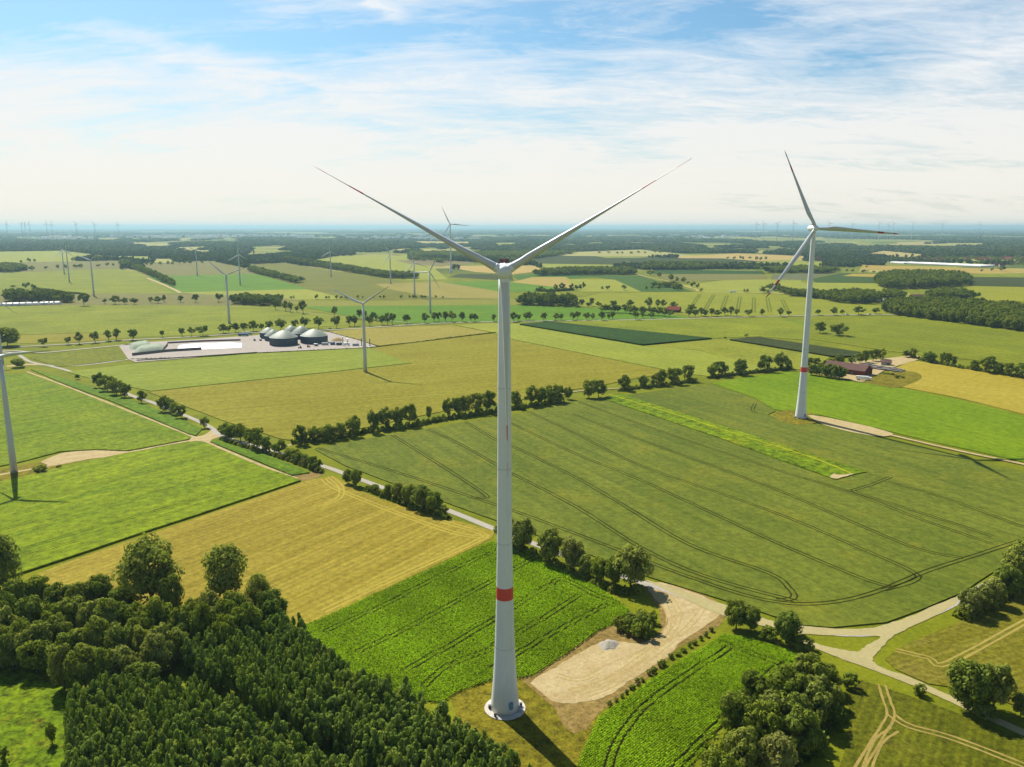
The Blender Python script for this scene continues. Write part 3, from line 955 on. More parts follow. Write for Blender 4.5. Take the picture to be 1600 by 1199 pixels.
sheet('biogas_yard', [(186, 541), (205, 536), (300, 531), (400, 524), (462, 518), (520, 519), (590, 541), (575, 543), (400, 551), (212, 566), (200, 561)], ASPH_PINK, 0.5, jit=0.1, smooth=False)
field('meadow', [(46, 559), (90, 552), (186, 543), (196, 562), (118, 571), (90, 573)], 
      crop('rough_meadow', alb(112, 136, 40), alb(148, 160, 56), alb(142, 126, 62), fine=0.7, fine_amt=0.35, mid=0.12, big=0.03), 0.4)

# ------------------------------------------------------------------ trees
def crown_mesh(name, seed, zlo=0.2, ncl=26, nleaf=1500, leaf=0.05, style='round'):
    """unit crown (height 1, width 1): leaf-sized faces gathered in clumps of uneven size"""
    r = np.random.default_rng(seed)
    zc, rz = (1 + zlo) / 2, (1 - zlo) / 2
    cs, cr, ct = [], [], []
    for i in range(ncl):
        d = r.normal(size=3)
        d /= np.linalg.norm(d)
        if style == 'spire':
            t = (i + 0.5) / ncl
            z = zlo + (1 - zlo) * t * 0.97
            rr = (0.38 * (1 - t ** 2.7) + 0.04) * math.sqrt(r.uniform(0.2, 1))
            a = r.uniform(0, 2 * PI)
            cs.append((rr * math.cos(a), rr * math.sin(a), z))
            cr.append(r.uniform(0.09, 0.15) * (1.15 - 0.50 * t))
        else:
            q = r.uniform(0.25, 1) ** 0.45 * 0.80
            sx = 1.0 if style != 'tall' else 0.9
            lump = 1 + 0.22 * math.sin(3 * math.atan2(d[1], d[0]) + seed) * (1 - abs(d[2]))
            cs.append((d[0] * q * 0.44 * sx * lump, d[1] * q * 0.44 * sx * lump, zc + d[2] * q * rz * 0.92))
            cr.append(r.uniform(0.075, 0.16))
        ct.append(r.uniform(0, 1))
    cs, cr, ct = np.array(cs), np.array(cr), np.array(ct)
    wgt = cr ** 2
    pick = r.choice(ncl, nleaf, p=wgt / wgt.sum())
    d = r.normal(size=(nleaf, 3))
    d[:, 2] += 0.25
    d /= np.linalg.norm(d, axis=1, keepdims=True)
    rad = cr[pick] * (0.72 + 0.36 * r.random(nleaf))
    asp = np.array([1, 1, 0.92 if style != 'spire' else 1.15])
    pos = cs[pick] + d * rad[:, None] * asp
    pos[:, 2] = np.clip(pos[:, 2], zlo * 0.6, 1.04)
    nrm = d + r.normal(size=(nleaf, 3)) * 0.30 + np.array([0, 0, 0.2])
    v, f = leaf_quads(pos, nrm, leaf * r.uniform(0.6, 1.35, nleaf), r, 1.35)
    me = npmesh(name, v, f, 4)
    add_tint(me, np.clip(0.1 + 0.45 * ct[pick] + 0.5 * r.random(nleaf), 0, 1.1))
    return me


def trunk_mesh(name, seed, top=0.72, limbs=5, r0=0.022):
    r = random.Random(seed)
    bm = bmesh.new()
    x = y = 0.0
    last = (0, 0, -0.03)
    rad = r0 * 1.5
    pts = []
    for k in range(1, 5):
        z = top * k / 4
        x += r.uniform(-0.015, 0.015)
        y += r.uniform(-0.015, 0.015)
        r2 = r0 * (1.1 - 0.85 * k / 4)
        add_bar(bm, last, (x, y, z), rad, 6, r2)
        last, rad = (x, y, z), r2
        pts.append((x, y, z))
    for i in range(limbs):
        b = pts[r.randrange(0, 3)]
        a = 2 * PI * (i / limbs) + r.uniform(-0.4, 0.4)
        L = r.uniform(0.18, 0.34)
        add_bar(bm, b, (b[0] + math.cos(a) * L, b[1] + math.sin(a) * L, b[2] + r.uniform(0.12, 0.3)), r0 * 0.55, 5, r0 * 0.15)
    me = bpy.data.meshes.new(name)
    bm.to_mesh(me)
    bm.free()
    me.materials.append(BARK)
    return me


def with_mat(me, *mats):
    for m in mats:
        me.materials.append(m)
    return me


CROWN, TRUNK = {}, {}
for i in range(5):
    CROWN['near', i] = with_mat(crown_mesh('near_crown', 100 + i, 0.04, 60, 5200, 0.046), LEAF_LIGHT if i in (1, 3) else LEAF)
    CROWN['mid', i] = with_mat(crown_mesh('crown', 200 + i, 0.03, 30, 1500, 0.062), LEAF)
    CROWN['lolly', i] = with_mat(crown_mesh('roadside_crown', 300 + i, 0.17, 20, 650, 0.085), LEAF)
    CROWN['bush', i] = with_mat(crown_mesh('bush_crown', 400 + i, -0.05, 24, 1100, 0.075), LEAF)
    CROWN['plant', i] = with_mat(crown_mesh('plantation_crown', 500 + i, 0.04, 24, 900, 0.075, 'spire' if i in (1, 3) else 'round'), LEAF_PLANT)
    CROWN['tall', i] = with_mat(crown_mesh('tall_crown', 600 + i, 0.10, 64, 5200, 0.034, 'tall'), LEAF_LIGHT)
    TRUNK[i] = trunk_mesh('trunk', 700 + i)
for i in range(3):
    CROWN['far', i] = with_mat(crown_mesh('far_crown', 800 + i, 0.12, 12, 170, 0.17), LEAF)
    CROWN['wood', i] = with_mat(crown_mesh('wood_crown', 820 + i, 0.0, 16, 300, 0.14), LEAF_FAR)
    CROWN['clump', i] = with_mat(crown_mesh('clump_crown', 840 + i, 0.0, 14, 90, 0.26), LEAF_FAR)


def tree(px, py, hpx, wpx, lod='mid', label=None, group=None, name='broadleaf_tree', cat='tree', z=0.0, parts=True):
    p = P(px, py)
    m = mpp(p)
    a = math.atan2(CAMH, p.y)
    h = hpx * m / math.cos(a)
    w = wpx * m
    nv = 3 if lod in ('far', 'wood', 'clump') else 5
    cm = CROWN[lod, random.randrange(nv)]
    rz = random.uniform(0, 2 * PI)
    sy = random.uniform(0.88, 1.12)
    if not parts or lod in ('bush', 'far'):
        o = link(name, cm)
        o.location = (p.x, p.y, z)
        o.rotation_euler = (0, 0, rz)
        o.scale = (w, w * sy, h)
    else:
        o = empty(name, (p.x, p.y, z), rz)
        c = link('crown', cm, o)
        c.scale = (w, w * sy, h)
        t = link('trunk', TRUNK[random.randrange(5)], o)
        t.scale = (h * 0.8, h * 0.8, h)
    return tag(o, label, cat, group)


ORD = ['first', 'second', 'third', 'fourth', 'fifth', 'sixth', 'seventh', 'eighth', 'ninth', 'tenth', 'eleventh', 'twelfth', 'thirteenth',
       'fourteenth', 'fifteenth', 'sixteenth', 'seventeenth', 'eighteenth', 'nineteenth', 'twentieth']


def nth(i):
    if i < 20:
        return ORD[i]
    tens = ['twenty', 'thirty', 'forty', 'fifty', 'sixty', 'seventy', 'eighty'][(i + 1) // 10 - 2]
    u = (i + 1) % 10
    return tens + '-' + ORD[u - 1] if u else tens[:-1] + 'ieth'


def row(items, lod, phrase, group, name=None, cat='tree', z=0.0):
    """trees listed from left to right: (x, y of the foot, height, width) in photograph pixels"""
    items = sorted(items, key=lambda q: q[0])
    name = name or {'mid': 'hedgerow_tree', 'lolly': 'roadside_tree', 'far': 'field_tree'}.get(lod, 'broadleaf_tree')
    k = {'lolly': 1.22, 'mid': 1.15, 'far': 1.25}.get(lod, 1.0)
    for i, (x, y, h, w) in enumerate(items):
        tree(x, y, h * (1 + (k - 1) * 0.6), w * k, lod, phrase % nth(i), group, name, cat, z)


def along(px, n, h, w, jx=2.0, jy=1.0):
    out = []
    seg = [math.dist(a, b) for a, b in zip(px, px[1:])]
    tot = sum(seg)
    for k in range(n):
        d = tot * (k + 0.5 + random.uniform(-0.25, 0.25)) / n
        for a, b, s in zip(px, px[1:], seg):
            if d <= s:
                t = d / s
                x, y = a[0] + (b[0] - a[0]) * t, a[1] + (b[1] - a[1]) * t
                out.append((x + random.uniform(-jx, jx), y + random.uniform(-jy, jy), random.uniform(*h), random.uniform(*w)))
                break
            d -= s
    return out


def hedge(px, w, h, label, dens=1.6, leaf=0.9, name='hedgerow'):
    """continuous strip of shrubs: leaves gathered on a lumpy bank"""
    line = smooth_line([P(x, y) for x, y in px], 5)
    L = sum((b - a).length for a, b in zip(line, line[1:]))
    n = min(42000, int(L * (w + 2 * h) * dens * 2.2))
    seg = np.array([(b - a).length for a, b in zip(line, line[1:])])
    cum = np.concatenate([[0], np.cumsum(seg)])
    d = rng.uniform(0, L, n)
    k = np.clip(np.searchsorted(cum, d) - 1, 0, len(seg) - 1)
    t = (d - cum[k]) / seg[k]
    A = np.array([[q.x, q.y] for q in line])
    a, b = A[k], A[k + 1]
    pos = a + (b - a) * t[:, None]
    dirv = (b - a) / seg[k][:, None]
    nr = np.stack([-dirv[:, 1], dirv[:, 0]], 1)
    th = rng.uniform(0, PI, n)
    ph = rng.uniform(0, 50)
    lump = 0.75 + 0.28 * np.sin(d * 0.55 + ph) * np.sin(d * 0.21 + 2 * ph) + 0.2 * np.sin(d * 1.3 + ph)
    rr = lump * rng.uniform(0.8, 1.08, n)
    off = np.cos(th) * rr * w / 2
    z = np.sin(th) * rr * h
    p3 = np.concatenate([pos + nr * off[:, None], z[:, None]], 1)
    nrm = np.concatenate([nr * np.cos(th)[:, None], np.sin(th)[:, None]], 1) + rng.normal(size=(n, 3)) * 0.45
    v, f = leaf_quads(p3, nrm, leaf * rng.uniform(0.6, 1.3, n), rng, 1.3)
    me = npmesh('hedge_leaves', v, f, 4)
    add_tint(me, np.clip(0.3 + 0.25 * np.sin(d * 0.33) + rng.normal(0, 0.22, n), 0, 1.1))
    return tag(link(name, me, None, LEAF), label, 'hedge')


# ---- foreground copse on the left
row([(0, 945, 112, 90), (238, 955, 112, 120), (352, 945, 92, 88), (404, 962, 66, 50)], 'tall', '%s tall loose tree from the left rising above the copse before the yellow field', 'tall trees at the top edge of the copse')
COPSE = []
for x, y in [(30, 968), (62, 952), (95, 956), (128, 958), (160, 950), (190, 962), (275, 972), (300, 985), (325, 975), (375, 985), (385, 1000), (425, 985),
             (15, 1000), (48, 1005), (82, 1000), (115, 995), (150, 998), (185, 1000), (215, 1003), (250, 1000), (285, 1015), (315, 1012), (345, 1005),
             (0, 1040), (28, 1042), (60, 1050), (95, 1048), (125, 1040), (158, 1040), (190, 1045), (222, 1040), (255, 1045), (280, 1040),
             (-30, 1000), (-40, 1045), (105, 1072), (135, 1075), (165, 1080), (195, 1078), (225, 1085), (240, 1062), (-60, 960), (400, 1010), (355, 1025), (310, 1040)]:
    COPSE.append((x + random.uniform(-5, 5), y + random.uniform(-4, 4), random.uniform(48, 76), random.uniform(42, 62)))
COPSE += [(random.uniform(-40, 420), random.uniform(985, 1060), random.uniform(46, 72), random.uniform(40, 58)) for _ in range(34)]
COPSE = [q for q in COPSE if not (q[0] > 290 and q[1] > 1030)]
for q in COPSE:
    tree(*q, lod='near', label='leafy tree packed into the dark copse at the left edge above the plantation', group='trees packed in the copse')
tree(82, 1163, 34, 20, 'mid', 'small dark tree standing alone on the bright meadow beside the plantation', None)
tree(8, 1190, 22, 18, 'bush', 'dark shrub by the ditch in the bottom left corner of the meadow', None, 'shrub', 'shrub')

# ---- young plantation in two blocks with a lane between them
BLOCKS = [
    [(118, 1126), (160, 1102), (215, 1092), (300, 1106), (368, 1134), (440, 1172), (520, 1217), (600, 1264), (640, 1320), (130, 1320), (106, 1200)],
    [(290, 1052), (325, 1026), (390, 1002), (436, 988), (462, 1002), (500, 1038), (560, 1078), (630, 1116), (700, 1150), (750, 1185), (800, 1225), (870, 1300), (730, 1300), (604, 1232), (522, 1182), (442, 1138), (362, 1100)],
]
plant_pts = []
for bl in BLOCKS:
    poly = np.array([[p.x, p.y] for p in (P(x, y) for x, y in bl)])
    lo, hi = poly.min(0), poly.max(0)
    ca = ang((440, 990), (800, 1220))
    c0, ext = poly.mean(0), 140
    ga, gb = np.meshgrid(np.arange(-ext, ext, 2.7), np.arange(-ext, ext, 3.7))
    ga = ga.ravel() + rng.uniform(-0.45, 0.45, ga.size)
    gb = gb.ravel() + rng.uniform(-0.35, 0.35, gb.size)
    gx = c0[0] + ga * math.cos(ca) - gb * math.sin(ca)
    gy = c0[1] + ga * math.sin(ca) + gb * math.cos(ca)
    miss = rng.random(ga.size) > 0.05
    gx, gy = gx[miss], gy[miss]
    k = inside(poly, gx, gy)
    plant_pts += list(zip(gx[k], gy[k]))


def px_of(x, y, z):
    dy = y * math.cos(PITCH) - (z - CAMH) * math.sin(PITCH)
    up = y * math.sin(PITCH) + (z - CAMH) * math.cos(PITCH)
    return 800 + FPX * x / dy, 599.5 - FPX * up / dy


vis = []
for x, y in plant_pts:
    u, v = px_of(x, y, 8)
    vis.append((0 if (-20 < u < 1620 and v < 1215) else 1, math.hypot(x, y), x, y))
vis.sort()
PLANT_H = lambda: random.choice((random.uniform(9.0, 12.0), random.uniform(8.0, 13.5)))
for i, (_, d, x, y) in enumerate(vis[:300]):
    o = empty('plantation_tree', (x, y, 0), random.uniform(0, 6.28))
    h, w = PLANT_H(), random.uniform(4.8, 6.8)
    link('crown', CROWN['plant', random.randrange(5)], o).scale = (w, w, h)
    link('trunk', TRUNK[random.randrange(5)], o).scale = (h * 0.7, h * 0.7, h)
    tag(o, 'young pointed green tree in the dense plantation at the bottom left', 'tree', 'young trees of the plantation')


# ---- masses of trees nobody could count: instanced on points
def scatter(name, pts, scl, keys, label=None, cat='wood'):
    pts = np.asarray(pts, dtype=np.float32)
    n = len(pts)
    me = bpy.data.meshes.new(name)
    me.vertices.add(n)
    me.vertices.foreach_set('co', pts.ravel())
    a = me.attributes.new('scl', 'FLOAT_VECTOR', 'POINT')
    a.data.foreach_set('vector', np.asarray(scl, dtype=np.float32).ravel())
    a = me.attributes.new('rz', 'FLOAT', 'POINT')
    a.data.foreach_set('value', rng.uniform(0, 2 * PI, n).astype(np.float32))
    a = me.attributes.new('pick', 'INT', 'POINT')
    a.data.foreach_set('value', rng.integers(0, len(keys), n).astype(np.int32))
    o = link(name, me)
    c = bpy.data.collections.new(name + '_kinds')
    for i, k in enumerate(keys):
        q = bpy.data.objects.new('%02d_wood_tree' % i, CROWN[k])
        c.objects.link(q)
    g = bpy.data.node_groups.new(name, 'GeometryNodeTree')
    g.interface.new_socket('Geometry', in_out='INPUT', socket_type='NodeSocketGeometry')
    g.interface.new_socket('Geometry', in_out='OUTPUT', socket_type='NodeSocketGeometry')
    N = g.nodes
    gi, go = N.new('NodeGroupInput'), N.new('NodeGroupOutput')
    ip = N.new('GeometryNodeInstanceOnPoints')
    ci = N.new('GeometryNodeCollectionInfo')
    ci.inputs['Collection'].default_value = c
    ci.inputs['Separate Children'].default_value = True
    ci.inputs['Reset Children'].default_value = True
    mp = N.new('GeometryNodeMeshToPoints')
    g.links.new(gi.outputs[0], mp.inputs[0])
    g.links.new(mp.outputs[0], ip.inputs['Points'])
    g.links.new(ci.outputs[0], ip.inputs['Instance'])
    ip.inputs['Pick Instance'].default_value = True

    def attr(nm, typ):
        q = N.new('GeometryNodeInputNamedAttribute')
        q.data_type = typ
        q.inputs['Name'].default_value = nm
        return q.outputs['Attribute']
    g.links.new(attr('pick', 'INT'), ip.inputs['Instance Index'])
    g.links.new(attr('scl', 'FLOAT_VECTOR'), ip.inputs['Scale'])
    cx = N.new('ShaderNodeCombineXYZ')
    g.links.new(attr('rz', 'FLOAT'), cx.inputs[2])
    g.links.new(cx.outputs[0], ip.inputs['Rotation'])
    g.links.new(ip.outputs[0], go.inputs[0])
    md = o.modifiers.new('scatter', 'NODES')
    md.node_group = g
    return tag(o, label, cat, None, 'stuff')


rest = vis[300:]
if rest:
    k = len(rest)
    hh = rng.uniform(9.5, 13.0, k)
    ww = rng.uniform(4.2, 5.8, k)
    scatter('plantation_trees', [(x, y, 0) for _, _, x, y in rest], np.stack([ww, ww, hh], 1), [('plant', i) for i in range(5)],
            'rear rows of young green trees filling the rest of the plantation', 'trees')


def wood(px, spacing, h, name, label, keys=None, wf=(1.05, 1.7)):
    poly = np.array([[p.x, p.y] for p in (P(x, y) for x, y in px)])
    lo, hi = poly.min(0), poly.max(0)
    gx, gy = np.meshgrid(np.arange(lo[0], hi[0] + spacing, spacing), np.arange(lo[1], hi[1] + spacing, spacing))
    gx = gx.ravel() + rng.uniform(-0.45, 0.45, gx.size) * spacing
    gy = gy.ravel() + rng.uniform(-0.45, 0.45, gy.size) * spacing
    k = inside(poly, gx, gy)
    gx, gy = gx[k], gy[k]
    n = len(gx)
    hh = rng.uniform(*h, n)
    ww = spacing * rng.uniform(wf[0], wf[1], n) * 1.25
    return scatter(name, np.stack([gx, gy, np.full(n, -0.3)], 1), np.stack([ww, ww, hh], 1), keys or [('lolly', i) for i in range(5)], label)


# ---- woods in the middle distance
wood([(1370, 448), (1385, 452), (1430, 452), (1510, 447), (1516, 441), (1500, 436), (1450, 432), (1400, 432), (1372, 436)], 13, (19, 28), 'wood', 'round dark wood standing among the fields at the right')
wood([(1392, 492), (1420, 496), (1480, 504), (1540, 511), (1700, 535), (1700, 505), (1600, 488), (1520, 480), (1460, 476), (1400, 478), (1378, 485)], 9, (15, 22), 'wood', 'long dark wood at the right edge of the photograph', [('mid', i) for i in range(5)])
wood([(1290, 470), (1310, 474), (1345, 476), (1372, 474), (1376, 468), (1340, 462), (1300, 464)], 10, (15, 21), 'wood', 'wood left of the red and white farm roofs')
wood([(1378, 468), (1400, 470), (1416, 466), (1400, 462), (1380, 463)], 10, (14, 19), 'wood', 'small wood right of the red and white farm roofs')
wood([(1445, 470), (1500, 470), (1530, 468), (1500, 461), (1460, 460)], 10, (14, 20), 'wood', 'thicket behind the long wood at the right')
wood([(808, 477), (860, 479), (900, 480), (896, 474), (850, 470), (812, 473)], 9, (14, 24), 'wood', 'dark wood right of the tall tower in the middle distance')
wood([(362, 476), (400, 478), (440, 479), (442, 474), (400, 470), (364, 470)], 10, (14, 20), 'wood', 'wood behind the domed tanks')
wood([(8, 472), (60, 472), (112, 474), (116, 469), (60, 465), (10, 464)], 11, (14, 24), 'wood', 'wood behind the white tunnels at the left')
wood([(186, 414), (204, 420), (236, 432), (262, 445), (271, 450), (270, 445), (240, 430), (212, 417), (196, 411)], 11, (14, 20), 'shelter_belt', 'long belt of trees running away from the pale track at the left')
wood([(388, 425), (420, 433), (466, 444), (470, 441), (430, 430), (394, 421)], 13, (13, 18), 'tree_row', 'row of trees between the vivid field and the grey green field')
wood([(440, 409), (500, 419), (560, 428), (600, 435), (650, 436), (652, 432), (600, 430), (560, 423), (500, 413), (446, 405)], 12, (13, 20), 'shelter_belt', 'long diagonal belt of trees in front of the pale green field')
wood([(0, 426), (20, 426), (40, 423), (38, 418), (0, 416), (-40, 420)], 14, (14, 20), 'wood', 'wood with farm roofs at the far left')
wood([(834, 432), (880, 431), (940, 430), (992, 430), (990, 424), (900, 424), (850, 427)], 13, (14, 22), 'wood', 'wooded strip along the far road')
wood([(1005, 422), (1080, 422), (1150, 419), (1080, 414), (1010, 414)], 15, (14, 22), 'wood', 'band of trees behind the far meadow')
wood([(1290, 428), (1310, 425), (1260, 421), (1200, 423), (1200, 427)], 15, (14, 20), 'wood', 'trees behind the grey fleece covered field')
wood([(1195, 452), (1215, 452), (1290, 468), (1282, 461), (1230, 456), (1205, 448)][:2] + [(1232, 463), (1290, 469), (1300, 464), (1220, 458)], 10, (13, 18), 'tree_belt', 'belt of round trees behind the red-banded turbine')
wood([(1018, 449), (1030, 449), (1060, 452), (1050, 447)], 20, (13, 17), 'tree_row', 'few trees beside the far potato field')
wood([(690, 411), (700, 409), (640, 407), (640, 403), (720, 404), (800, 410), (900, 396), (800, 396), (640, 396), (640, 404)], 20, (14, 20), 'wood', 'woodland at the foot of the far big turbine')

# ---- the far country: woods that thin out into haze
def vnoise(x, y, seed):
    """smooth value noise on numpy arrays"""
    xi, yi = np.floor(x).astype(int), np.floor(y).astype(int)
    xf, yf = x - xi, y - yi
    xf, yf = xf * xf * (3 - 2 * xf), yf * yf * (3 - 2 * yf)

    def hsh(a, b):
        q = (a * 374761393 + b * 668265263 + seed * 974711) & 0x7fffffff
        q = ((q ^ (q >> 13)) * 1274126177) & 0x7fffffff
        return ((q ^ (q >> 16)) & 0xffff) / 65535.0
    a, b, c, d = hsh(xi, yi), hsh(xi + 1, yi), hsh(xi, yi + 1), hsh(xi + 1, yi + 1)
    return (a * (1 - xf) + b * xf) * (1 - yf) + (c * (1 - xf) + d * xf) * yf


FIELD_POLYS = [np.array([[p.x, p.y] for p in (P(x, y) for x, y in rec[1])]) for rec in FIELDS]
CLEAR = [[(228, 381), (264, 381), (266, 385.5), (232, 386)], [(640, 377), (735, 378), (735, 383), (660, 383)], [(1270, 380.5), (1362, 378.5), (1360, 381), (1275, 384)],
         [(1466, 384), (1480, 380), (1540, 380), (1536, 385)], [(1346, 399), (1380, 392), (1444, 398), (1440, 403), (1350, 402)], [(770, 380), (806, 379), (808, 384), (778, 386)],
         [(1000, 377), (1050, 374.5), (1052, 377), (1010, 378.5)], [(1400, 379), (1460, 378), (1460, 381), (1405, 382)], [(145, 400), (235, 401), (235, 407), (150, 406)],
         [(205, 404), (272, 405), (270, 411), (210, 410)], [(0, 376), (16, 376), (16, 378), (0, 378)], [(1075, 373), (1190, 371), (1190, 373), (1080, 375)], [(1180, 392), (1214, 391), (1212, 396), (1186, 396)],
         [(60, 369), (130, 371), (126, 374), (70, 373)], [(1380, 411.5), (1535, 413), (1535, 419), (1380, 417)],
         [(1440, 403), (1605, 402), (1605, 414), (1540, 413), (1440, 411.5)]]
FAR_FIELD = [crop('far_parcel', alb(178, 182, 122), alb(198, 196, 140), fine=0.05, fine_amt=0.1),
             crop('far_parcel', alb(206, 188, 138), alb(220, 200, 150), fine=0.05, fine_amt=0.1),
             crop('far_parcel', alb(150, 170, 88), alb(168, 184, 102), fine=0.05, fine_amt=0.1)]
for i, c in enumerate(CLEAR[:-2]):
    field('far_field', c, FAR_FIELD[i % 3], 1.0 + 0.02 * i, jit=2)
FIELD_POLYS += [np.array([[p.x, p.y] for p in (P(x, y) for x, y in c)]) for c in CLEAR]


def country(name, d0, d1, spacing, thr, h, seed, label, keys, wmul=1.5, sx=1.0, sy=1.0):
    nx = int(1.7 * d1 / spacing)
    ny = int((d1 - d0) / spacing)
    gx, gy = np.meshgrid((np.arange(nx) - nx / 2) * spacing, d0 + np.arange(ny) * spacing)
    gx = gx.ravel() + rng.uniform(-0.5, 0.5, gx.size) * spacing
    gy = gy.ravel() + rng.uniform(-0.5, 0.5, gy.size) * spacing
    k = np.abs(gx) < 0.80 * gy + 200
    # woods lie in bands across the view, broken by clearings
    f = 0.42 * vnoise(gx / 2600 / sx, gy / 1100 / sy, seed) + 0.33 * vnoise(gx / 800 / sx, gy / 420 / sy, seed + 5) + 0.25 * vnoise(gx / 260 / sx, gy / 260 / sy, seed + 9)
    k &= f > thr
    # hedges round the parcels
    gx, gy = gx[k], gy[k]
    keep = np.ones(len(gx), bool)
    for q in FIELD_POLYS:
        keep &= ~inside(q, gx, gy)
    gx, gy = gx[keep], gy[keep]
    n = len(gx)
    hh = rng.uniform(*h, n)
    ww = spacing * wmul * rng.uniform(0.7, 1.3, n)
    return scatter(name, np.stack([gx, gy, np.full(n, -1.0)], 1), np.stack([ww, ww, hh], 1), keys, label, 'woodland')


wood([(1440, 403), (1605, 402), (1605, 416), (1540, 413), (1440, 411.5)], 42, (9, 15), 'village_trees', 'garden trees between the houses of the far right village', [('lolly', i) for i in range(5)], (0.25, 0.5))
WK = [('wood', i) for i in range(3)]
CK = [('clump', i) for i in range(3)]
country('far_woodland', 2850, 4600, 15, 0.47, (13, 22), 3, 'woodland on the plain beyond the last fields', WK)
country('far_woodland', 4600, 8000, 26, 0.455, (12, 21), 11, 'bluish woodland far out on the plain', CK, 1.5, 0.45, 1.6)
country('far_woodland', 8000, 16000, 55, 0.46, (13, 22), 17, 'pale blue woodland close under the horizon', CK, 1.7, 0.7, 3.2)
country('far_woodland', 16000, 34000, 130, 0.46, (16, 30), 23, 'woodland fading into the haze at the horizon', CK, 1.9, 1.2, 6.0)
country('far_woodland', 34000, 95000, 420, 0.46, (20, 45), 29, 'last pale woodland on the horizon itself', CK, 2.0, 3.0, 10.0)

# ------------------------------------------------------------------ hedges and rows of trees
HG = 'trees of the hedge between the barley and the wheat field'
hedge([(455, 694), (520, 686), (570, 677), (640, 668), (700, 656), (775, 645), (800, 641), (880, 628)], 5.0, 4.5, 'long dark hedge under the row of trees along the top of the wheat field')
row([(470, 694, 30, 28), (492, 690, 24, 24), (512, 688, 26, 26), (530, 685, 26, 24), (552, 682, 30, 26), (556, 676, 26, 20), (584, 676, 36, 22), (603, 670, 34, 28), (622, 668, 32, 24), (640, 665, 34, 28),
     (670, 656, 22, 10), (700, 652, 30, 20), (716, 650, 30, 24), (728, 648, 32, 20), (745, 646, 32, 26), (765, 644, 34, 26), (806, 637, 26, 22), (830, 634, 32, 26), (846, 632, 28, 22), (862, 630, 30, 26), (874, 628, 26, 20),
     (887, 624, 20, 15), (920, 622, 30, 28), (935, 621, 28, 26)],
    'mid', '%s tree from the left in the hedge above the wheat field', HG)
hedge([(966, 612), (1000, 607), (1040, 603), (1088, 596)], 5.0, 4.0, 'dark hedge right of the flower strip, under a row of trees')
row([(976, 610, 24, 22), (1005, 606, 20, 16), (1022, 604, 18, 14), (1033, 602, 26, 20), (1052, 600, 26, 26), (1075, 596, 26, 24)],
    'mid', '%s tree from the left in the hedge just right of the flower strip', 'trees of the hedge right of the flower strip')
hedge([(1106, 592), (1140, 588), (1180, 583), (1238, 577)], 5.0, 4.0, 'dark hedge between the beet field and the meadow, left of the red banded tower')
row([(1112, 590, 20, 16), (1124, 588, 24, 24), (1156, 586, 26, 24), (1195, 581, 26, 26), (1219, 578, 28, 22), (1232, 577, 14, 14)],
    'mid', '%s tree from the left in the hedge between the beet field and the meadow', 'trees of the hedge left of the red-banded tower')
LG = 'trees along the lane on the left'
row([(155, 606, 24, 22), (168, 611, 26, 26), (182, 617, 26, 26), (195, 621, 22, 22), (221, 630, 20, 16), (258, 644, 26, 24), (272, 648, 18, 20), (283, 653, 20, 20), (320, 669, 18, 14)],
    'mid', '%s bushy tree from the left along the lane before the track crossing', LG)
row([(352, 682, 22, 22), (362, 688, 26, 26), (376, 690, 28, 24), (390, 696, 26, 20), (402, 702, 34, 28), (416, 706, 24, 22)],
    'mid', '%s bushy tree from the left in the clump just right of the track crossing', 'clump right of the track crossing')
row(along([(428, 705), (460, 719), (490, 732), (502, 738)], 8, (17, 24), (20, 26), 2, 1), 'bush', '%s round bush from the left in the dense bushes above the yellow field', 'bushes above the stubble field', 'bush', 'bush')
hedge([(345, 688), (380, 700), (420, 710), (470, 727), (503, 740)], 4.0, 3.0, 'low undergrowth below the bushes right of the track crossing')
row([(544, 756, 24, 20), (557, 760, 28, 24), (608, 777, 22, 22), (586, 770, 14, 18), (622, 782, 30, 26), (640, 789, 34, 34), (660, 796, 40, 36), (678, 802, 36, 34), (692, 806, 18, 22)],
    'near', '%s tree from the left in the row shading the yellow stubble field', 'trees along the edge of the yellow stubble field')
hedge([(572, 766), (610, 780), (650, 796), (702, 812)], 4.5, 3.0, 'undergrowth below the trees on the edge of the yellow stubble field')
row([(788, 852, 52, 40), (818, 862, 54, 46), (860, 880, 56, 48), (893, 892, 54, 44), (915, 902, 36, 36), (935, 908, 38, 42), (958, 915, 46, 44), (985, 918, 68, 72)],
    'near', '%s broad tree from the left along the lane behind the big tower', 'trees along the lane behind the big tower')
hedge([(785, 848), (840, 872), (900, 900), (960, 925), (1000, 925)], 5.0, 3.0, 'undergrowth along the lane behind the big tower')
tree(1150, 982, 46, 44, 'near', 'open limbed tree left of the other bushes beside the sandy yard', 'trees right of the sandy yard')
tree(1172, 986, 40, 40, 'near', 'rounded tree between the open tree and the junction bushes', 'trees right of the sandy yard')
tree(1200, 1000, 24, 40, 'bush', 'low bush between the two tree groups right of the sandy yard', None, 'bush', 'bush')
tree(1228, 1004, 48, 54, 'near', 'dark rounded tree at the grassy triangle of the lane junction', None)
tree(1252, 1014, 22, 44, 'bush', 'low dark bush at the foot of the tree by the lane junction', None, 'bush', 'bush')
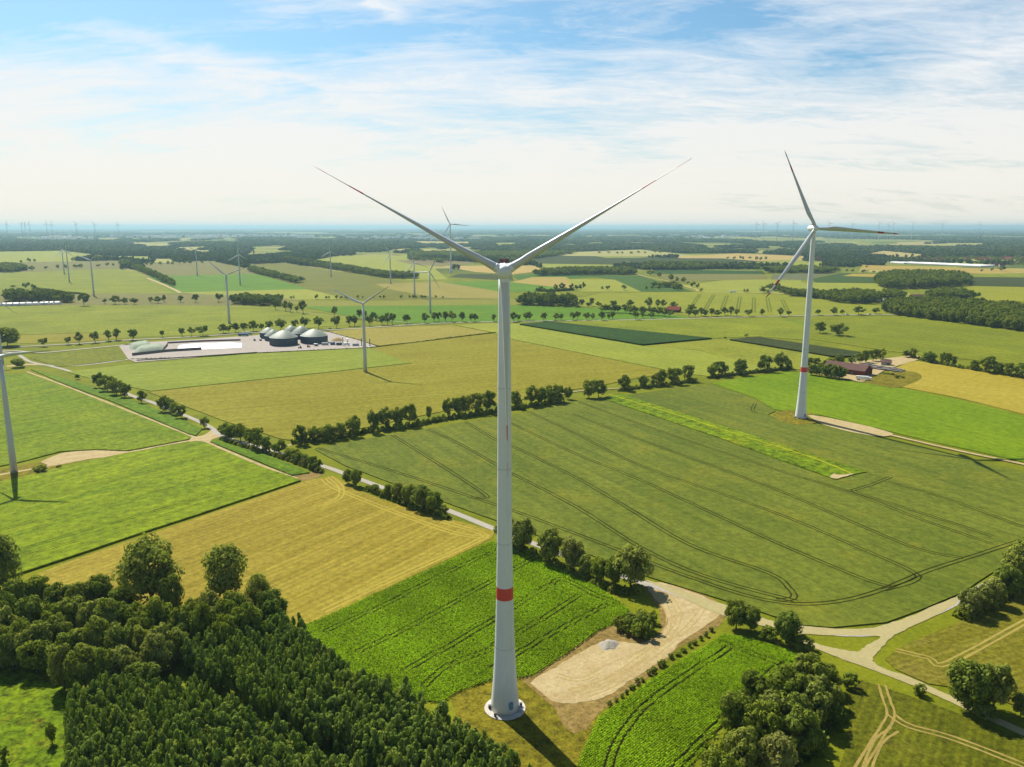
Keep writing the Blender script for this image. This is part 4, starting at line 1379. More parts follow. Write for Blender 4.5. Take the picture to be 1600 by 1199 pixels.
# copse at the bottom right of the big tower
WIL = 'trees of the copse at the bottom right'
for i, q in enumerate([(1262, 1085, 62, 66), (1292, 1078, 40, 46), (1180, 1110, 62, 62), (1225, 1120, 74, 80), (1270, 1130, 60, 64), (1300, 1105, 34, 40), (1150, 1150, 70, 66), (1196, 1170, 70, 72), (1250, 1180, 70, 70),
                       (1160, 1215, 72, 70), (1215, 1225, 74, 70), (1242, 1150, 64, 60), (1205, 1145, 60, 58), (1275, 1108, 52, 56), (1120, 1235, 62, 60)]):
    tree(*q, 'near', 'leafy tree crowded into the copse at the bottom, right of the lower maize field', WIL)
hedge([(1140, 1195), (1190, 1160), (1240, 1120), (1290, 1090)], 16, 7, 'shrubby undergrowth filling the copse at the bottom right of the maize')
hedge([(1190, 1215), (1240, 1170), (1290, 1115)], 14, 6, 'shrubby undergrowth on the shaded right side of the bottom right copse')
tree(1328, 1076, 26, 34, 'bush', 'reddish brown bush at the corner of the bean field', None, 'bush', 'bush')
tree(1436, 1086, 18, 26, 'bush', 'small round bush beside the sandy lane at the bottom right', None, 'bush', 'bush')
tree(1512, 1110, 78, 78, 'near', 'large dark tree, left one of the pair beside the lane at bottom right', 'pair of dark trees by the lane')
tree(1552, 1112, 74, 64, 'near', 'dark tree, right one of the pair beside the lane at bottom right', 'pair of dark trees by the lane')
tree(1594, 1120, 36, 36, 'near', 'small tree at the right edge beside the pair of dark trees', None)
tree(1535, 1120, 24, 60, 'bush', 'undergrowth bush below the pair of dark trees', None, 'bush', 'bush')
row([(1512, 962, 42, 42), (1532, 954, 40, 40), (1552, 944, 42, 40), (1572, 930, 46, 44), (1588, 915, 64, 60), (1612, 900, 66, 66), (1640, 905, 60, 60)],
    'near', '%s tree from the left in the dark hedge hiding the lane at right', 'hedge trees at the right edge')
hedge([(1498, 968), (1530, 955), (1570, 935), (1620, 905)], 6.0, 4.0, 'undergrowth of the dark hedge at the right edge')
# low bushes and tufts by the sandy yard
row(along([(948, 1108), (985, 1080), (1030, 1043), (1075, 1012), (1118, 985)], 19, (6, 10), (9, 14), 1.5, 1.5), 'bush', '%s low bush from the left in the thin row edging the sandy yard', 'low bushes by the sandy yard', 'bush', 'bush')
row([(968, 985, 24, 26), (982, 990, 26, 30), (996, 996, 26, 30), (1010, 998, 26, 26), (1000, 984, 26, 30), (1015, 985, 28, 28), (984, 978, 24, 28), (1004, 972, 22, 28), (1020, 974, 20, 20)],
    'bush', '%s shrub from the left in the bright green thicket beside the sandy yard', 'shrubs of the thicket by the sandy yard', 'bush', 'bush')
row([(64, 738, 12, 26), (92, 732, 6, 12)], 'bush', '%s bush from the left on the sandy spot near the left tower', 'bushes near the left tower', 'bush', 'bush')
# tree-lined road
RD = [(69, 542, 13, 14), (107, 539, 12, 10), (124, 538, 18, 12), (149, 536, 17, 13), (170, 533, 16, 13), (182, 532, 17, 14), (208, 532, 17, 16), (254, 527, 10, 8), (285, 526, 13, 11), (299, 525, 13, 11),
      (317, 525, 15, 17), (349, 521, 14, 15), (358, 521, 12, 8), (368, 520, 15, 13), (382, 519, 14, 12), (396, 518, 16, 14), (409, 518, 12, 8), (421, 518, 15, 14), (439, 517, 18, 16), (462, 514, 13, 12), (476, 513, 17, 14),
      (498, 514, 19, 15), (526, 513, 18, 13), (546, 510, 15, 12), (554, 510, 17, 12), (578, 510, 17, 13), (597, 508, 15, 12), (606, 508, 18, 12), (613, 507, 17, 10), (636, 506, 14, 14), (664, 505, 15, 12), (678, 503, 14, 12),
      (686, 503, 14, 10), (696, 503, 16, 10), (706, 503, 16, 14), (722, 503, 15, 12), (736, 503, 13, 8), (742, 503, 12, 11), (771, 503, 11, 9), (803, 503, 14, 12), (809, 502, 10, 9), (822, 501, 12, 9), (827, 501, 13, 10),
      (849, 502, 13, 11), (869, 501, 11, 10), (877, 501, 11, 8), (895, 501, 12, 10), (902, 500, 13, 10), (917, 501, 12, 10), (926, 500, 10, 8), (940, 501, 14, 12), (951, 500, 10, 7), (957, 499, 12, 9), (993, 500, 14, 12), (1004, 498, 11, 8), (1018, 498, 10, 9)]
row(RD, 'lolly', '%s tree from the left in the line of trees along the country road', 'trees along the country road')
row([(430, 484, 14, 8), (446, 486, 15, 9), (454, 488, 16, 8), (464, 488, 10, 7), (474, 490, 19, 14), (523, 496, 17, 10), (561, 499, 15, 10), (570, 500, 13, 8), (583, 500, 12, 10), (588, 502, 10, 6)],
    'lolly', '%s tree from the left along the field track leading to the country road', 'trees along the field track')
row([(164, 475, 8, 6), (180, 476, 13, 14), (195, 476, 10, 10), (210, 476, 10, 12), (236, 474, 9, 8), (247, 474, 10, 12), (257, 473, 12, 7), (282, 473, 10, 10), (305, 473, 13, 11), (342, 472, 13, 11), (131, 478, 17, 17)],
    'lolly', '%s tree from the left in the loose line behind the biogas yard', 'loose line of trees behind the biogas yard')
row([(455, 468, 5, 4), (459, 468, 5, 3), (495, 468, 7, 6), (510, 468, 5, 4), (514, 468, 5, 4), (526, 468, 6, 5), (533, 468, 5, 5), (541, 468, 5, 6), (559, 467, 5, 5), (567, 467, 4, 3), (584, 467, 4, 4), (594, 467, 5, 4), (600, 467, 5, 5),
     (627, 467, 5, 5), (640, 467, 5, 4), (646, 467, 5, 6), (649, 467, 4, 5), (659, 467, 5, 5), (664, 467, 5, 6), (681, 467, 5, 4), (692, 467, 4, 4)],
    'far', '%s small round tree from the left in the dotted line across the fields', 'dotted line of small trees', z=0.3)
row(along([(942, 488), (975, 490), (1010, 493), (1050, 495)], 14, (9, 14), (11, 16)), 'lolly', '%s tree from the left in the thicket left of the red barn roof', 'thicket left of the red barn')
row([(898, 480, 12, 10), (908, 480, 12, 10), (920, 481, 8, 9), (925, 479, 13, 9), (935, 481, 9, 10), (958, 482, 12, 12), (985, 481, 12, 13), (1014, 482, 16, 12), (1027, 482, 13, 10), (1036, 481, 12, 10), (1052, 482, 10, 12)],
    'lolly', '%s tree from the left standing behind the thicket by the red barn', 'trees behind the thicket')
row([(1076, 496, 14, 12), (1086, 496, 12, 12), (1080, 488, 12, 16), (1096, 494, 12, 12), (1102, 496, 12, 10), (1112, 494, 12, 10), (1121, 495, 10, 12), (1132, 493, 12, 12), (1142, 494, 14, 10), (1151, 494, 10, 10), (1170, 495, 11, 12), (1191, 494, 11, 8)],
    'lolly', '%s tree from the left in the row right of the red barn', 'trees right of the red barn')
row([(1220, 495, 13, 12), (1232, 494, 8, 8), (1278, 493, 9, 9), (1303, 493, 12, 11), (1316, 492, 8, 8), (1341, 492, 13, 18), (1368, 491, 10, 14)], 'lolly', '%s tree from the left along the road right of the red-banded tower', 'trees along the road at the right')
tree(1281, 521, 20, 22, 'mid', 'left one of two big lone oaks on the lime green meadow', 'two lone oaks')
tree(1310, 525, 22, 32, 'mid', 'wider right one of two big lone oaks on the lime green meadow', 'two lone oaks')
tree(1133, 531, 6, 6, 'far', 'tiny lone tree between the two dark orchards')
tree(1166, 527, 6, 8, 'far', 'small dark bush behind the right orchard', None, 'bush', 'bush')
tree(12, 541, 32, 44, 'near', 'big dark tree by the road at the left edge behind the left tower')
tree(30, 574, 17, 26, 'bush', 'dark bush group by the track junction at the left edge', None, 'bush', 'bush')
tree(121, 593, 8, 10, 'bush', 'small round bush beside the lane near the left junction', None, 'bush', 'bush')
hedge([(205, 562), (300, 559), (400, 553), (560, 545), (590, 543)], 2.2, 1.2, 'low scrubby hedge along the front of the biogas yard')
hedge([(590, 542), (640, 537), (700, 529), (775, 520)], 2.5, 1.4, 'low scrub along the bottom of the straw coloured field', leaf=1.0)
hedge([(508, 517), (530, 524), (560, 532), (590, 542)], 2.0, 1.2, 'thin hedge on the left side of the straw coloured field')
row(along([(1266, 586), (1290, 590), (1320, 594)], 10, (17, 24), (16, 20), 1, 0.6), 'mid', '%s tree from the left screening the front of the red barn', 'trees in front of the long barn')
row([(1275, 572, 13, 16), (1290, 573, 10, 12), (1300, 572, 12, 14), (1312, 570, 16, 20), (1330, 569, 12, 12), (1342, 568, 16, 14), (1352, 567, 20, 16), (1364, 565, 20, 18), (1376, 562, 18, 16), (1264, 578, 20, 14)],
    'mid', '%s tree from the left behind the long barn at the right', 'trees behind the long barn')
hedge([(1422, 559), (1460, 568), (1505, 577)], 5, 4, 'hedge at the top left corner of the yellow field at the right')
hedge([(1510, 577), (1550, 584), (1600, 591), (1680, 604)], 5, 4, 'hedge along the top of the yellow field at the right edge')
row([(1415, 559, 12, 14), (1426, 560, 16, 14), (1453, 567, 18, 22), (1472, 570, 20, 12), (1481, 571, 20, 12), (1490, 572, 16, 12), (1523, 579, 16, 18), (1545, 583, 26, 28), (1560, 585, 20, 22), (1575, 588, 22, 22), (1595, 591, 24, 26), (1625, 596, 24, 26)],
    'mid', '%s tree from the left in the hedge above the yellow field at the right', 'trees above the yellow field')
tree(1401, 592, 7, 8, 'bush', 'lone round bush on the yellow field behind the long barn', None, 'bush', 'bush')
hedge([(1375, 584), (1400, 588), (1412, 592)], 3, 2.2, 'short low hedge in the farm garden at the right')
row([(845, 455, 8, 8), (868, 454, 9, 8), (878, 453, 10, 10), (893, 453, 9, 8), (900, 453, 7, 7), (906, 453, 8, 8), (912, 452, 10, 6)], 'far', '%s tree from the left beside the small spruce block right of the tall tower', 'trees by the spruce block')
hedge([(838, 455.5), (860, 456), (896, 454)], 10, 7, 'clipped dark block of young spruces right of the tall tower', leaf=2.0, dens=0.4, name='spruce_block')
row([(941, 453, 5, 4), (950, 454, 8, 7), (975, 454, 9, 8), (1010, 453, 6, 6), (1019, 453, 7, 6), (1030, 453, 7, 7), (1054, 454, 9, 10), (1063, 454, 6, 6), (1096, 456, 5, 5)], 'far', '%s tree from the left along the meadow edge below the far potato field', 'trees below the potato field')
row([(1016, 431, 9, 12), (1030, 434, 8, 7), (1048, 439, 10, 10), (1058, 441, 8, 8), (1068, 442, 8, 10), (1075, 445, 5, 5), (1083, 449, 8, 10), (1090, 451, 7, 7)], 'far', '%s tree from the left along the pale field track in the far centre', 'trees along the pale track')
row([(1163, 457, 5, 4), (1168, 458, 6, 5), (1191, 458, 10, 12), (1200, 459, 6, 7), (1154, 421, 7, 9), (1162, 421, 7, 9), (1182, 423, 9, 12), (1196, 427, 12, 14)], 'far', '%s tree from the left in the scattered trees of the far right centre', 'scattered trees far right of centre')
row([(50, 423, 7, 10), (72, 421, 5, 6), (90, 420, 6, 6), (102, 420, 6, 6), (118, 419, 5, 9), (126, 419, 6, 8), (154, 418, 5, 6), (168, 416, 5, 6), (177, 416, 4, 4), (45, 410, 6, 7), (54, 410, 5, 5), (33, 411, 4, 4), (114, 409, 6, 5), (123, 408, 7, 6),
     (152, 408, 6, 7)], 'far', '%s tree from the left in the scattered trees beyond the far left meadow', 'scattered trees far left')
row([(212, 416, 6, 6), (229, 415, 6, 6), (237, 415, 5, 7), (250, 414, 5, 7), (263, 414, 6, 6), (270, 414, 5, 5), (280, 413, 10, 10), (289, 413, 6, 6), (297, 413, 7, 6), (316, 412, 5, 5)], 'far', '%s tree from the left in the line behind the far vivid field', 'line of trees behind the far vivid field')
row([(42, 452, 11, 12), (52, 452, 7, 8), (21, 449, 3, 10)], 'far', '%s tree from the left in the small group on the far left meadow', 'small group on the far left meadow')
hedge([(52, 452), (70, 454), (84, 456)], 8, 5, 'thin hedge running right from the trees on the far left meadow', leaf=2.0, dens=0.4)
hedge([(90, 459), (115, 459), (136, 462)], 6, 4, 'thin dark hedge at the foot of the far left turbine', leaf=2.0, dens=0.4)
row([(1323, 425, 4, 5), (1332, 425, 4, 6), (1350, 426, 4, 14), (1365, 427, 4, 5), (1354, 419, 4, 4), (1534, 425, 4, 4), (1550, 424, 5, 5), (1565, 424, 8, 12)], 'far', '%s tree from the left in the thin line behind the round wood', 'thin line behind the round wood')
row(along([(932, 397), (1000, 396), (1040, 395)], 9, (3, 4), (4, 7)), 'far', '%s tree from the left on the pale far fields', 'trees on the pale far fields')
row(along([(1135, 405), (1170, 406), (1200, 407)], 8, (4, 6), (4, 6)), 'far', '%s tree from the left on the orange far fields', 'trees on the orange far fields')

# ------------------------------------------------------------------ wind turbines
WHITE = plain('turbine_paint', (0.60, 0.62, 0.63), 0.45, var=0.05, scale=0.25, streak=0.24)
GREYW = plain('turbine_grey', (0.46, 0.48, 0.50), 0.45, var=0.05, scale=0.25, streak=0.08)
RED = plain('signal_red', (0.55, 0.045, 0.04), 0.5, var=0.08, scale=0.6)
BLADEW = plain('blade_paint', (0.44, 0.46, 0.47), 0.4, var=0.05, scale=0.3)
BLADE_RED = plain('blade_red', (0.34, 0.03, 0.035), 0.5, var=0.08, scale=0.6)
DKRED = plain('cooler_housing', (0.09, 0.025, 0.03), 0.6, var=0.2)
DARK = plain('dark_metal', (0.05, 0.055, 0.06), 0.5, var=0.2)
CONC = plain('foundation_concrete', (0.42, 0.38, 0.33), 0.9, var=0.25, scale=0.6)
STEEL = plain('galvanised_steel', (0.4, 0.42, 0.43), 0.4, 0.6, var=0.15)
BLUEV = plain('blue_louvre', (0.10, 0.22, 0.30), 0.5, var=0.2)


def blade_mesh(L, rroot, chord, tip, marks, pitch, bend=0.02):
    secs = []
    n = 26
    for i in range(n + 1):
        t = i / n
        thick = 2 * rroot * (0.962 * (1 - t) ** 1.6 + 0.038)
        if t < 0.05:
            c = th = 2 * rroot
            off = 0.0
        else:
            q = min(1, (t - 0.05) / 0.16)
            q = q * q * (3 - 2 * q)
            full = chord * (1 - ((t - 0.2) / 0.8) * (1 - tip / chord)) if t > 0.2 else chord
            c = 2 * rroot * (1 - q) + full * q
            th = min(thick, c)
            off = 0.2 * c * q
        if t > 0.96:
            c *= 1 - 0.72 * ((t - 0.96) / 0.04)
        tw = R(pitch) - R(9) * (1 - t) ** 2
        ring = []
        for k in range(14):
            a = 2 * PI * k / 14
            x = math.cos(a) * c / 2
            y = math.sin(a) * th / 2 * (1 - 0.45 * math.cos(a) * (1 if t > 0.1 else 0))
            x -= off
            ring.append((x * math.cos(tw) - y * math.sin(tw), x * math.sin(tw) + y * math.cos(tw) - bend * L * t * t, t * L))
        secs.append(ring)
    bm = bmesh.new()
    vs = [[bm.verts.new(v) for v in r] for r in secs]
    for i in range(n):
        t = (i + 0.5) / n
        mi = 1 if any(a <= t <= b for a, b in marks) else 0
        for k in range(14):
            k2 = (k + 1) % 14
            f = bm.faces.new((vs[i][k], vs[i][k2], vs[i + 1][k2], vs[i + 1][k]))
            f.material_index = mi
            f.smooth = True
    bm.faces.new(vs[-1])
    bm.faces.new(vs[0][::-1])
    bmesh.ops.recalc_face_normals(bm, faces=bm.faces)
    me = bpy.data.meshes.new('blade')
    bm.to_mesh(me)
    bm.free()
    return me


BIG_PROF = [(0.0, 4.45), (2.5, 4.25), (5.4, 4.0), (10, 3.62), (15, 3.32), (21, 3.05), (28, 2.8), (36, 2.58), (54, 2.25), (78, 2.06), (102, 1.9), (120, 1.72), (130, 1.6), (133, 1.55)]
BLADE_BIG = with_mat(blade_mesh(56.2, 1.12, 3.7, 0.75, [(0.72, 0.81), (0.93, 1.0)], 89), BLADEW, BLADE_RED)
BLADE_BIG2 = with_mat(blade_mesh(60.0, 1.2, 4.0, 0.8, [(0.72, 0.81), (0.92, 1.0)], 35), BLADEW, BLADE_RED)
BLADE_SMALL = with_mat(blade_mesh(32.5, 0.8, 2.6, 0.5, [], 45), GREYW)
BLADE_FAR = with_mat(blade_mesh(37.0, 1.8, 5.0, 2.2, [], 30), GREYW)
MESH = {}


def tower_mesh(prof, seg, band=None):
    bm = bmesh.new()
    add_lathe(bm, [(r, z) for z, r in prof], seg)
    for f in bm.faces:
        f.smooth = len(f.verts) == 4
    me = bpy.data.meshes.new('tower')
    bm.to_mesh(me)
    bm.free()
    return me


def turbine(base, hub, rot, label, size='small', blade=None, name='wind_turbine', group='wind turbines on the plain', hub_h=None, yaw=0.0):
    p = P(*base)
    hz = height_at(p, hub[1]) if hub_h is None else hub_h
    root = empty(name, (p.x, p.y, 0), yaw)
    tag(root, label, 'wind turbine', group)
    big = size == 'big'
    paint = WHITE if big else GREYW
    if big:
        k = (hz - 2.2) / 133.0
        prof = [(z * k if z > 40 else z, r) for z, r in BIG_PROF]
        seg = 40
    else:
        top = hz - 1.6
        f = 1.7 if size == 'far' else 1.0
        prof = [(0, 2.05 * f), (top * 0.25, 1.8 * f), (top * 0.5, 1.55 * f), (top * 0.75, 1.3 * f), (top, 1.08 * f)]
        seg = 18
    tw = link('tower', with_mat(tower_mesh(prof, seg), paint), root)

    def rad(z):
        for (z0, r0), (z1, r1) in zip(prof, prof[1:]):
            if z0 <= z <= z1:
                return r0 + (r1 - r0) * (z - z0) / (z1 - z0)
        return prof[-1][1]
    if big:
        bm = bmesh.new()
        add_lathe(bm, [(rad(36.5) + 0.02, 36.5), (rad(38.2) + 0.02, 38.2), (rad(40.3) + 0.02, 40.3)], 40, cap=False)
        bm_obj('red_band', bm, RED, tw, R(40))
        bm = bmesh.new()
        for zz in [21.0, 54.0, 78 * (hz - 2.2) / 133, 102 * (hz - 2.2) / 133]:
            add_lathe(bm, [(rad(zz) + 0.035, zz - 0.14), (rad(zz) + 0.035, zz + 0.14)], 40, cap=False)
        bm_obj('flange_ring', bm, GREYW, tw, R(40))
        bm = bmesh.new()
        add_lathe(bm, [(6.3, -0.3), (6.3, 0.25), (6.05, 0.32), (4.3, 0.36)], 48, cap=False)
        bm_obj('foundation', bm, CONC, root, R(30))
        # door with steps on the shaded side, louvre box, small cabinets on the slab
        bm = bmesh.new()
        r1 = rad(3)
        add_box(bm, (1.9, -r1 + 0.25, 3.3), (1.1, 0.5, 2.2), R(24))
        bm_obj('door', bm, BLUEV, root)
        bm = bmesh.new()
        for s in range(6):
            add_box(bm, (4.45, -1.2 - 0.28 * s, 1.6 - 0.26 * s), (1.0, 0.26, 0.06))
        for s in (-0.5, 0.5):
            add_bar(bm, (4.45 + s, -1.0, 2.6), (4.45 + s, -2.8, 1.2), 0.04)
            add_bar(bm, (4.45 + s, -2.8, 1.2), (4.45 + s, -2.8, 0.3), 0.04)
            add_bar(bm, (4.45 + s, -1.0, 2.6), (4.45 + s, -1.0, 0.3), 0.04)
        bm_obj('stair', bm, STEEL, root)
        for q in [(-4.7, -0.6), (-2.9, -4.6), (4.9, 0.6)]:
            bm = bmesh.new()
            add_box(bm, (q[0], q[1], 0.9), (0.7, 0.6, 1.1), R(20))
            add_box(bm, (q[0], q[1], 1.49), (0.8, 0.7, 0.06), R(20))
            bm_obj('cabinet', bm, DARK, root)
    # nacelle, hub and rotor; the rotor faces the camera side (-Y)
    s = 1.0 if big else (0.55 if size == 'small' else 1.3)
    bm = bmesh.new()
    if big:
        prof_n = [(1.55, -2.4), (2.1, -1.6), (2.25, 0.5), (2.25, 5.5), (2.05, 8.0), (1.5, 9.4), (0.5, 9.8)]
        add_lathe(bm, prof_n, 24, (0, 0, hz), 'Y')
    else:
        add_lathe(bm, [(0.9 * s, -1.9 * s), (1.7 * s, -1.0 * s), (1.85 * s, 2 * s), (1.7 * s, 6 * s), (0.8 * s, 7.5 * s)], 14, (0, 0, hz), 'Y')
    nac = bm_obj('nacelle', bm, paint, root, smooth=R(50))
    if big:
        for x in (-0.72, 0.72):
            bm = bmesh.new()
            add_box(bm, (x, 1.2, hz + 2.75), (1.2, 0.5, 1.15))
            for zz in (-0.3, 0, 0.3):
                add_box(bm, (x, 0.93, hz + 2.75 + zz), (1.1, 0.05, 0.12))
            bm_obj('cooler', bm, DKRED, nac)
        bm = bmesh.new()
        add_bar(bm, (0, 1.2, hz + 2.0), (0, 1.2, hz + 4.0), 0.06)
        add_box(bm, (0, 1.2, hz + 4.0), (0.7, 0.05, 0.05))
        bm_obj('wind_vane', bm, DARK, nac)
    bm = bmesh.new()
    hr = 2.05 * s if big else 1.6 * s
    y0 = -3.0 * s if big else -2.1 * s
    hubprof = [(0.02, -hr * 1.0), (hr * 0.42, -hr * 0.93), (hr * 0.72, -hr * 0.72), (hr * 0.92, -hr * 0.40), (hr, 0), (hr * 0.98, hr * 0.5), (hr * 0.8, hr * 0.95)]
    add_lathe(bm, hubprof, 28, (0, y0 - 0.6 * hr, hz), 'Y')
    hubo = bm_obj('spinner', bm, paint, root, smooth=R(50))
    yb = y0 - 0.5 * hr
    bl = blade or (BLADE_BIG if big else (BLADE_FAR if size == 'far' else BLADE_SMALL))
    for kk in range(3):
        th = R(rot + 120 * kk)
        b = link('blade', bl, root)
        b.rotation_euler = (0, PI / 2 - th, 0)
        b.location = (math.cos(th) * hr * 0.62, yb, hz + math.sin(th) * hr * 0.62)
        if big:
            bm = bmesh.new()
            add_lathe(bm, [(1.26, 0.0), (1.26, 1.5), (1.2, 1.56)], 20)
            cf = bm_obj('blade_collar', bm, paint, b, smooth=R(40))
    return root


turbine((789, 1107), (788.5, 424), 31, 'largest white turbine in the centre with red band on its tower, facing the viewer', 'big')
turbine((1251, 654), (1271, 357), -4, 'tall white turbine at the right with red tower band and red blade tips', 'big', BLADE_BIG2)
turbine((22, 737), (4, 557), 7, 'grey turbine cut by the left edge with its shadow on the maize field')
turbine((571, 582), (566, 475), 33, 'grey turbine standing in the barley field left of the big central tower')
turbine((358.5, 506), (352, 430), 20, 'grey turbine on the meadow behind the silage bunkers')
turbine((375.5, 446), (371, 398), 90, 'small turbine with one blade straight up on the vivid field behind another turbine')
turbine((308.5, 431), (304, 391), 33, 'small turbine on the vivid field just right of the long tree belt')
turbine((147, 463), (141, 407), 35, 'small turbine at the left, nearest to the pale field path, right of two others')
turbine((108.5, 441), (103, 393), 85, 'small turbine with one blade straight up, middle of the three at the far left')
turbine((100.5, 428), (95, 391), 105, 'small turbine farthest back of the three at the far left')
turbine((517.5, 433), (515.5, 393), 92, 'faint turbine on the large grey green field beside the diagonal tree belt')
turbine((610.5, 444), (609, 398), 115, 'small turbine at the left end of the far olive field')
turbine((648, 464), (645, 411), 103, 'small turbine standing in the dotted line of small trees')
turbine((672.5, 490), (670, 425), 61, 'turbine on the vivid green field, nearest of the far centre group')
turbine((704.5, 427), (701.5, 345), 115, 'dark tall turbine on the tan field behind the left blade of the central one', 'big', BLADE_BIG2, hub_h=154)
turbine((3, 566), (-5, 462), -36, 'turbine mostly outside the left edge, only a blade reaching in', hub_h=70)
FARG = 'faint turbines along the horizon'
FAR_R = [(1181, 376.0, 350), (1192, 377.0, 350), (1213, 377.0, 350), (1238, 379.0, 349), (1294, 378.5, 349.5), (1330, 376.0, 350.5), (1372, 376.5, 349.5), (1386, 376.0, 350.5), (1394, 376.0, 350), (1424, 376.0, 349), (1470, 376.0, 350.5), (1528, 375.5, 350.5)]
FAR_L = [(13, 376.0, 350), (36, 375.5, 350.5), (41, 376.0, 350), (48, 375.5, 350.5), (75, 376.0, 350), (83, 375.5, 350.5), (121, 376.0, 350), (150, 376.0, 351), (186, 376.0, 351)]
for lst, side in ((FAR_R, 'right'), (FAR_L, 'left')):
    for i, (x, yb_, yh) in enumerate(lst):
        turbine((x, yb_), (x, yh), random.choice([0, 25, 50, 80, 100]), '%s faint turbine from the left on the horizon at the %s' % (nth(i), side), 'far',
                group=FARG, hub_h=min(186, CAMH + (355 - yh) * mpp(P(x, yb_))))

# ------------------------------------------------------------------ biogas yard
TANK = plain('tank_cladding', albn(58, 90, 110), 0.5, var=0.12, scale=0.4)
MEMB = plain('dome_membrane', albn(150, 166, 146), 0.6, var=0.05, scale=0.2, streak=0.05)
TARP = plain('silage_net', albn(192, 205, 180), 0.8, var=0.12, scale=0.5, bump=0.3)
SHEETW = plain('white_plastic_sheet', (0.46, 0.46, 0.48), 0.5, var=0.3, scale=0.25, bump=0.8)
BWALL = plain('concrete_wall', albn(150, 142, 138), 0.9, var=0.2, scale=0.3)
TYRE = plain('rubber', (0.02, 0.02, 0.022), 0.9)
GREENM = plain('machine_green', (0.03, 0.09, 0.03), 0.5)
REDM = plain('machine_red', (0.30, 0.04, 0.03), 0.5)
BLUEM = plain('machine_blue', (0.05, 0.10, 0.20), 0.5)
GREYM = plain('machine_grey', (0.32, 0.33, 0.34), 0.5)
GLASS = plain('dark_glass', (0.02, 0.03, 0.04), 0.1)
WHITEM = plain('white_paint', (0.72, 0.72, 0.70), 0.4)
YZ = 0.5


def dome_tank(x0, x1, ywall, ybase, yapex, label):
    p = P((x0 + x1) / 2, ybase)
    m = mpp(p)
    r = (x1 - x0) / 2 * m
    c = Vector((p.x, p.y + r, 0))
    wall_h = (ybase - ywall) * m / math.cos(math.atan2(CAMH, p.y)) * 0.98
    dz = height_at(c, yapex) - wall_h
    root = empty('gas_tank', (c.x, c.y, YZ))
    tag(root, label, 'tank', 'domed tanks of the biogas yard')
    bm = bmesh.new()
    add_lathe(bm, [(r, 0), (r, wall_h * 0.5), (r, wall_h - 0.5)], 48, cap=False)
    bm_obj('tank_wall', bm, TANK, root, smooth=R(30))
    bm = bmesh.new()
    for k in range(48):
        a = 2 * PI * k / 48
        add_bar(bm, (r * 1.005 * math.cos(a), r * 1.005 * math.sin(a), 0.2), (r * 1.005 * math.cos(a), r * 1.005 * math.sin(a), wall_h - 0.5), 0.12, 4)
    bm_obj('wall_rib', bm, TANK, root)
    bm = bmesh.new()
    add_lathe(bm, [(r + 0.25, wall_h - 0.5), (r + 0.25, wall_h), (r - 0.4, wall_h + 0.1)], 48, cap=False)
    bm_obj('rim', bm, GREYM, root, smooth=R(30))
    bm = bmesh.new()
    prof = []
    for i in range(13):
        t = i / 12
        prof.append((max(0.05, r * (1 - t)), wall_h + dz * (0.78 * math.sin(t * PI / 2) ** 0.9 + 0.22 * t ** 1.8)))
    add_lathe(bm, prof, 48, cap=True)
    bm_obj('gas_dome', bm, MEMB, root, smooth=R(40))
    return root


dome_tank(403, 429, 521, 530, 512, 'domed tank at the back left of the biogas yard')
dome_tank(440, 464, 518.5, 527, 509, 'domed tank farthest back in the biogas yard')
dome_tank(452, 483, 522, 531, 509.5, 'domed tank second from the right, behind the front right one')
dome_tank(410.5, 436, 526, 534, 515.5, 'domed tank half hidden behind the large front left one')
dome_tank(416, 459, 529.5, 542, 516.5, 'largest domed tank with tall dark wall at the front left of the biogas yard')
dome_tank(465, 507, 527, 538.5, 514.5, 'domed tank at the front right of the biogas yard beside the machinery')


def mound(name, px, h, mat, label, cat, wall_label=None, base=1.8):
    """silage heap: a rounded bank over a four-sided footprint"""
    q = [P(*c) for c in px]
    nx, ny = 26, 12
    bm = bmesh.new()
    vs = []
    ph = random.uniform(0, 9)
    for j in range(ny + 1):
        t = j / ny
        row_ = []
        for i in range(nx + 1):
            s = i / nx
            a = q[0].lerp(q[1], s)
            b = q[3].lerp(q[2], s)
            p = a.lerp(b, t)
            e = min(1, min(s, 1 - s) * 5.0) ** 0.6 * min(1, math.sin(PI * t) * 1.5) ** 0.7
            z = YZ + 0.02 + e * (h + 0.25 * math.sin(s * 17 + ph) * math.sin(t * 9 + ph))
            row_.append(bm.verts.new((p.x, p.y, z)))
        vs.append(row_)
    for j in range(ny):
        for i in range(nx):
            bm.faces.new((vs[j][i], vs[j][i + 1], vs[j + 1][i + 1], vs[j + 1][i]))
    bmesh.ops.recalc_face_normals(bm, faces=bm.faces)
    o = bm_obj(name, bm, mat, smooth=R(60))
    if sum(p.normal.z for p in o.data.polygons) < 0:
        o.data.flip_normals()
    return tag(o, label, cat)


def wall(px, h, th, label, name='retaining_wall'):
    pts = [P(*c) for c in px]
    bm = bmesh.new()
    for i, (a, b) in enumerate(zip(pts, pts[1:])):
        d = b - a
        add_box(bm, ((a.x + b.x) / 2, (a.y + b.y) / 2, YZ + h / 2), (d.length + (th if i == 0 else 0), th, h + 0.003 * i), math.atan2(d.y, d.x))
    return tag(bm_obj(name, bm, BWALL), label, 'wall')


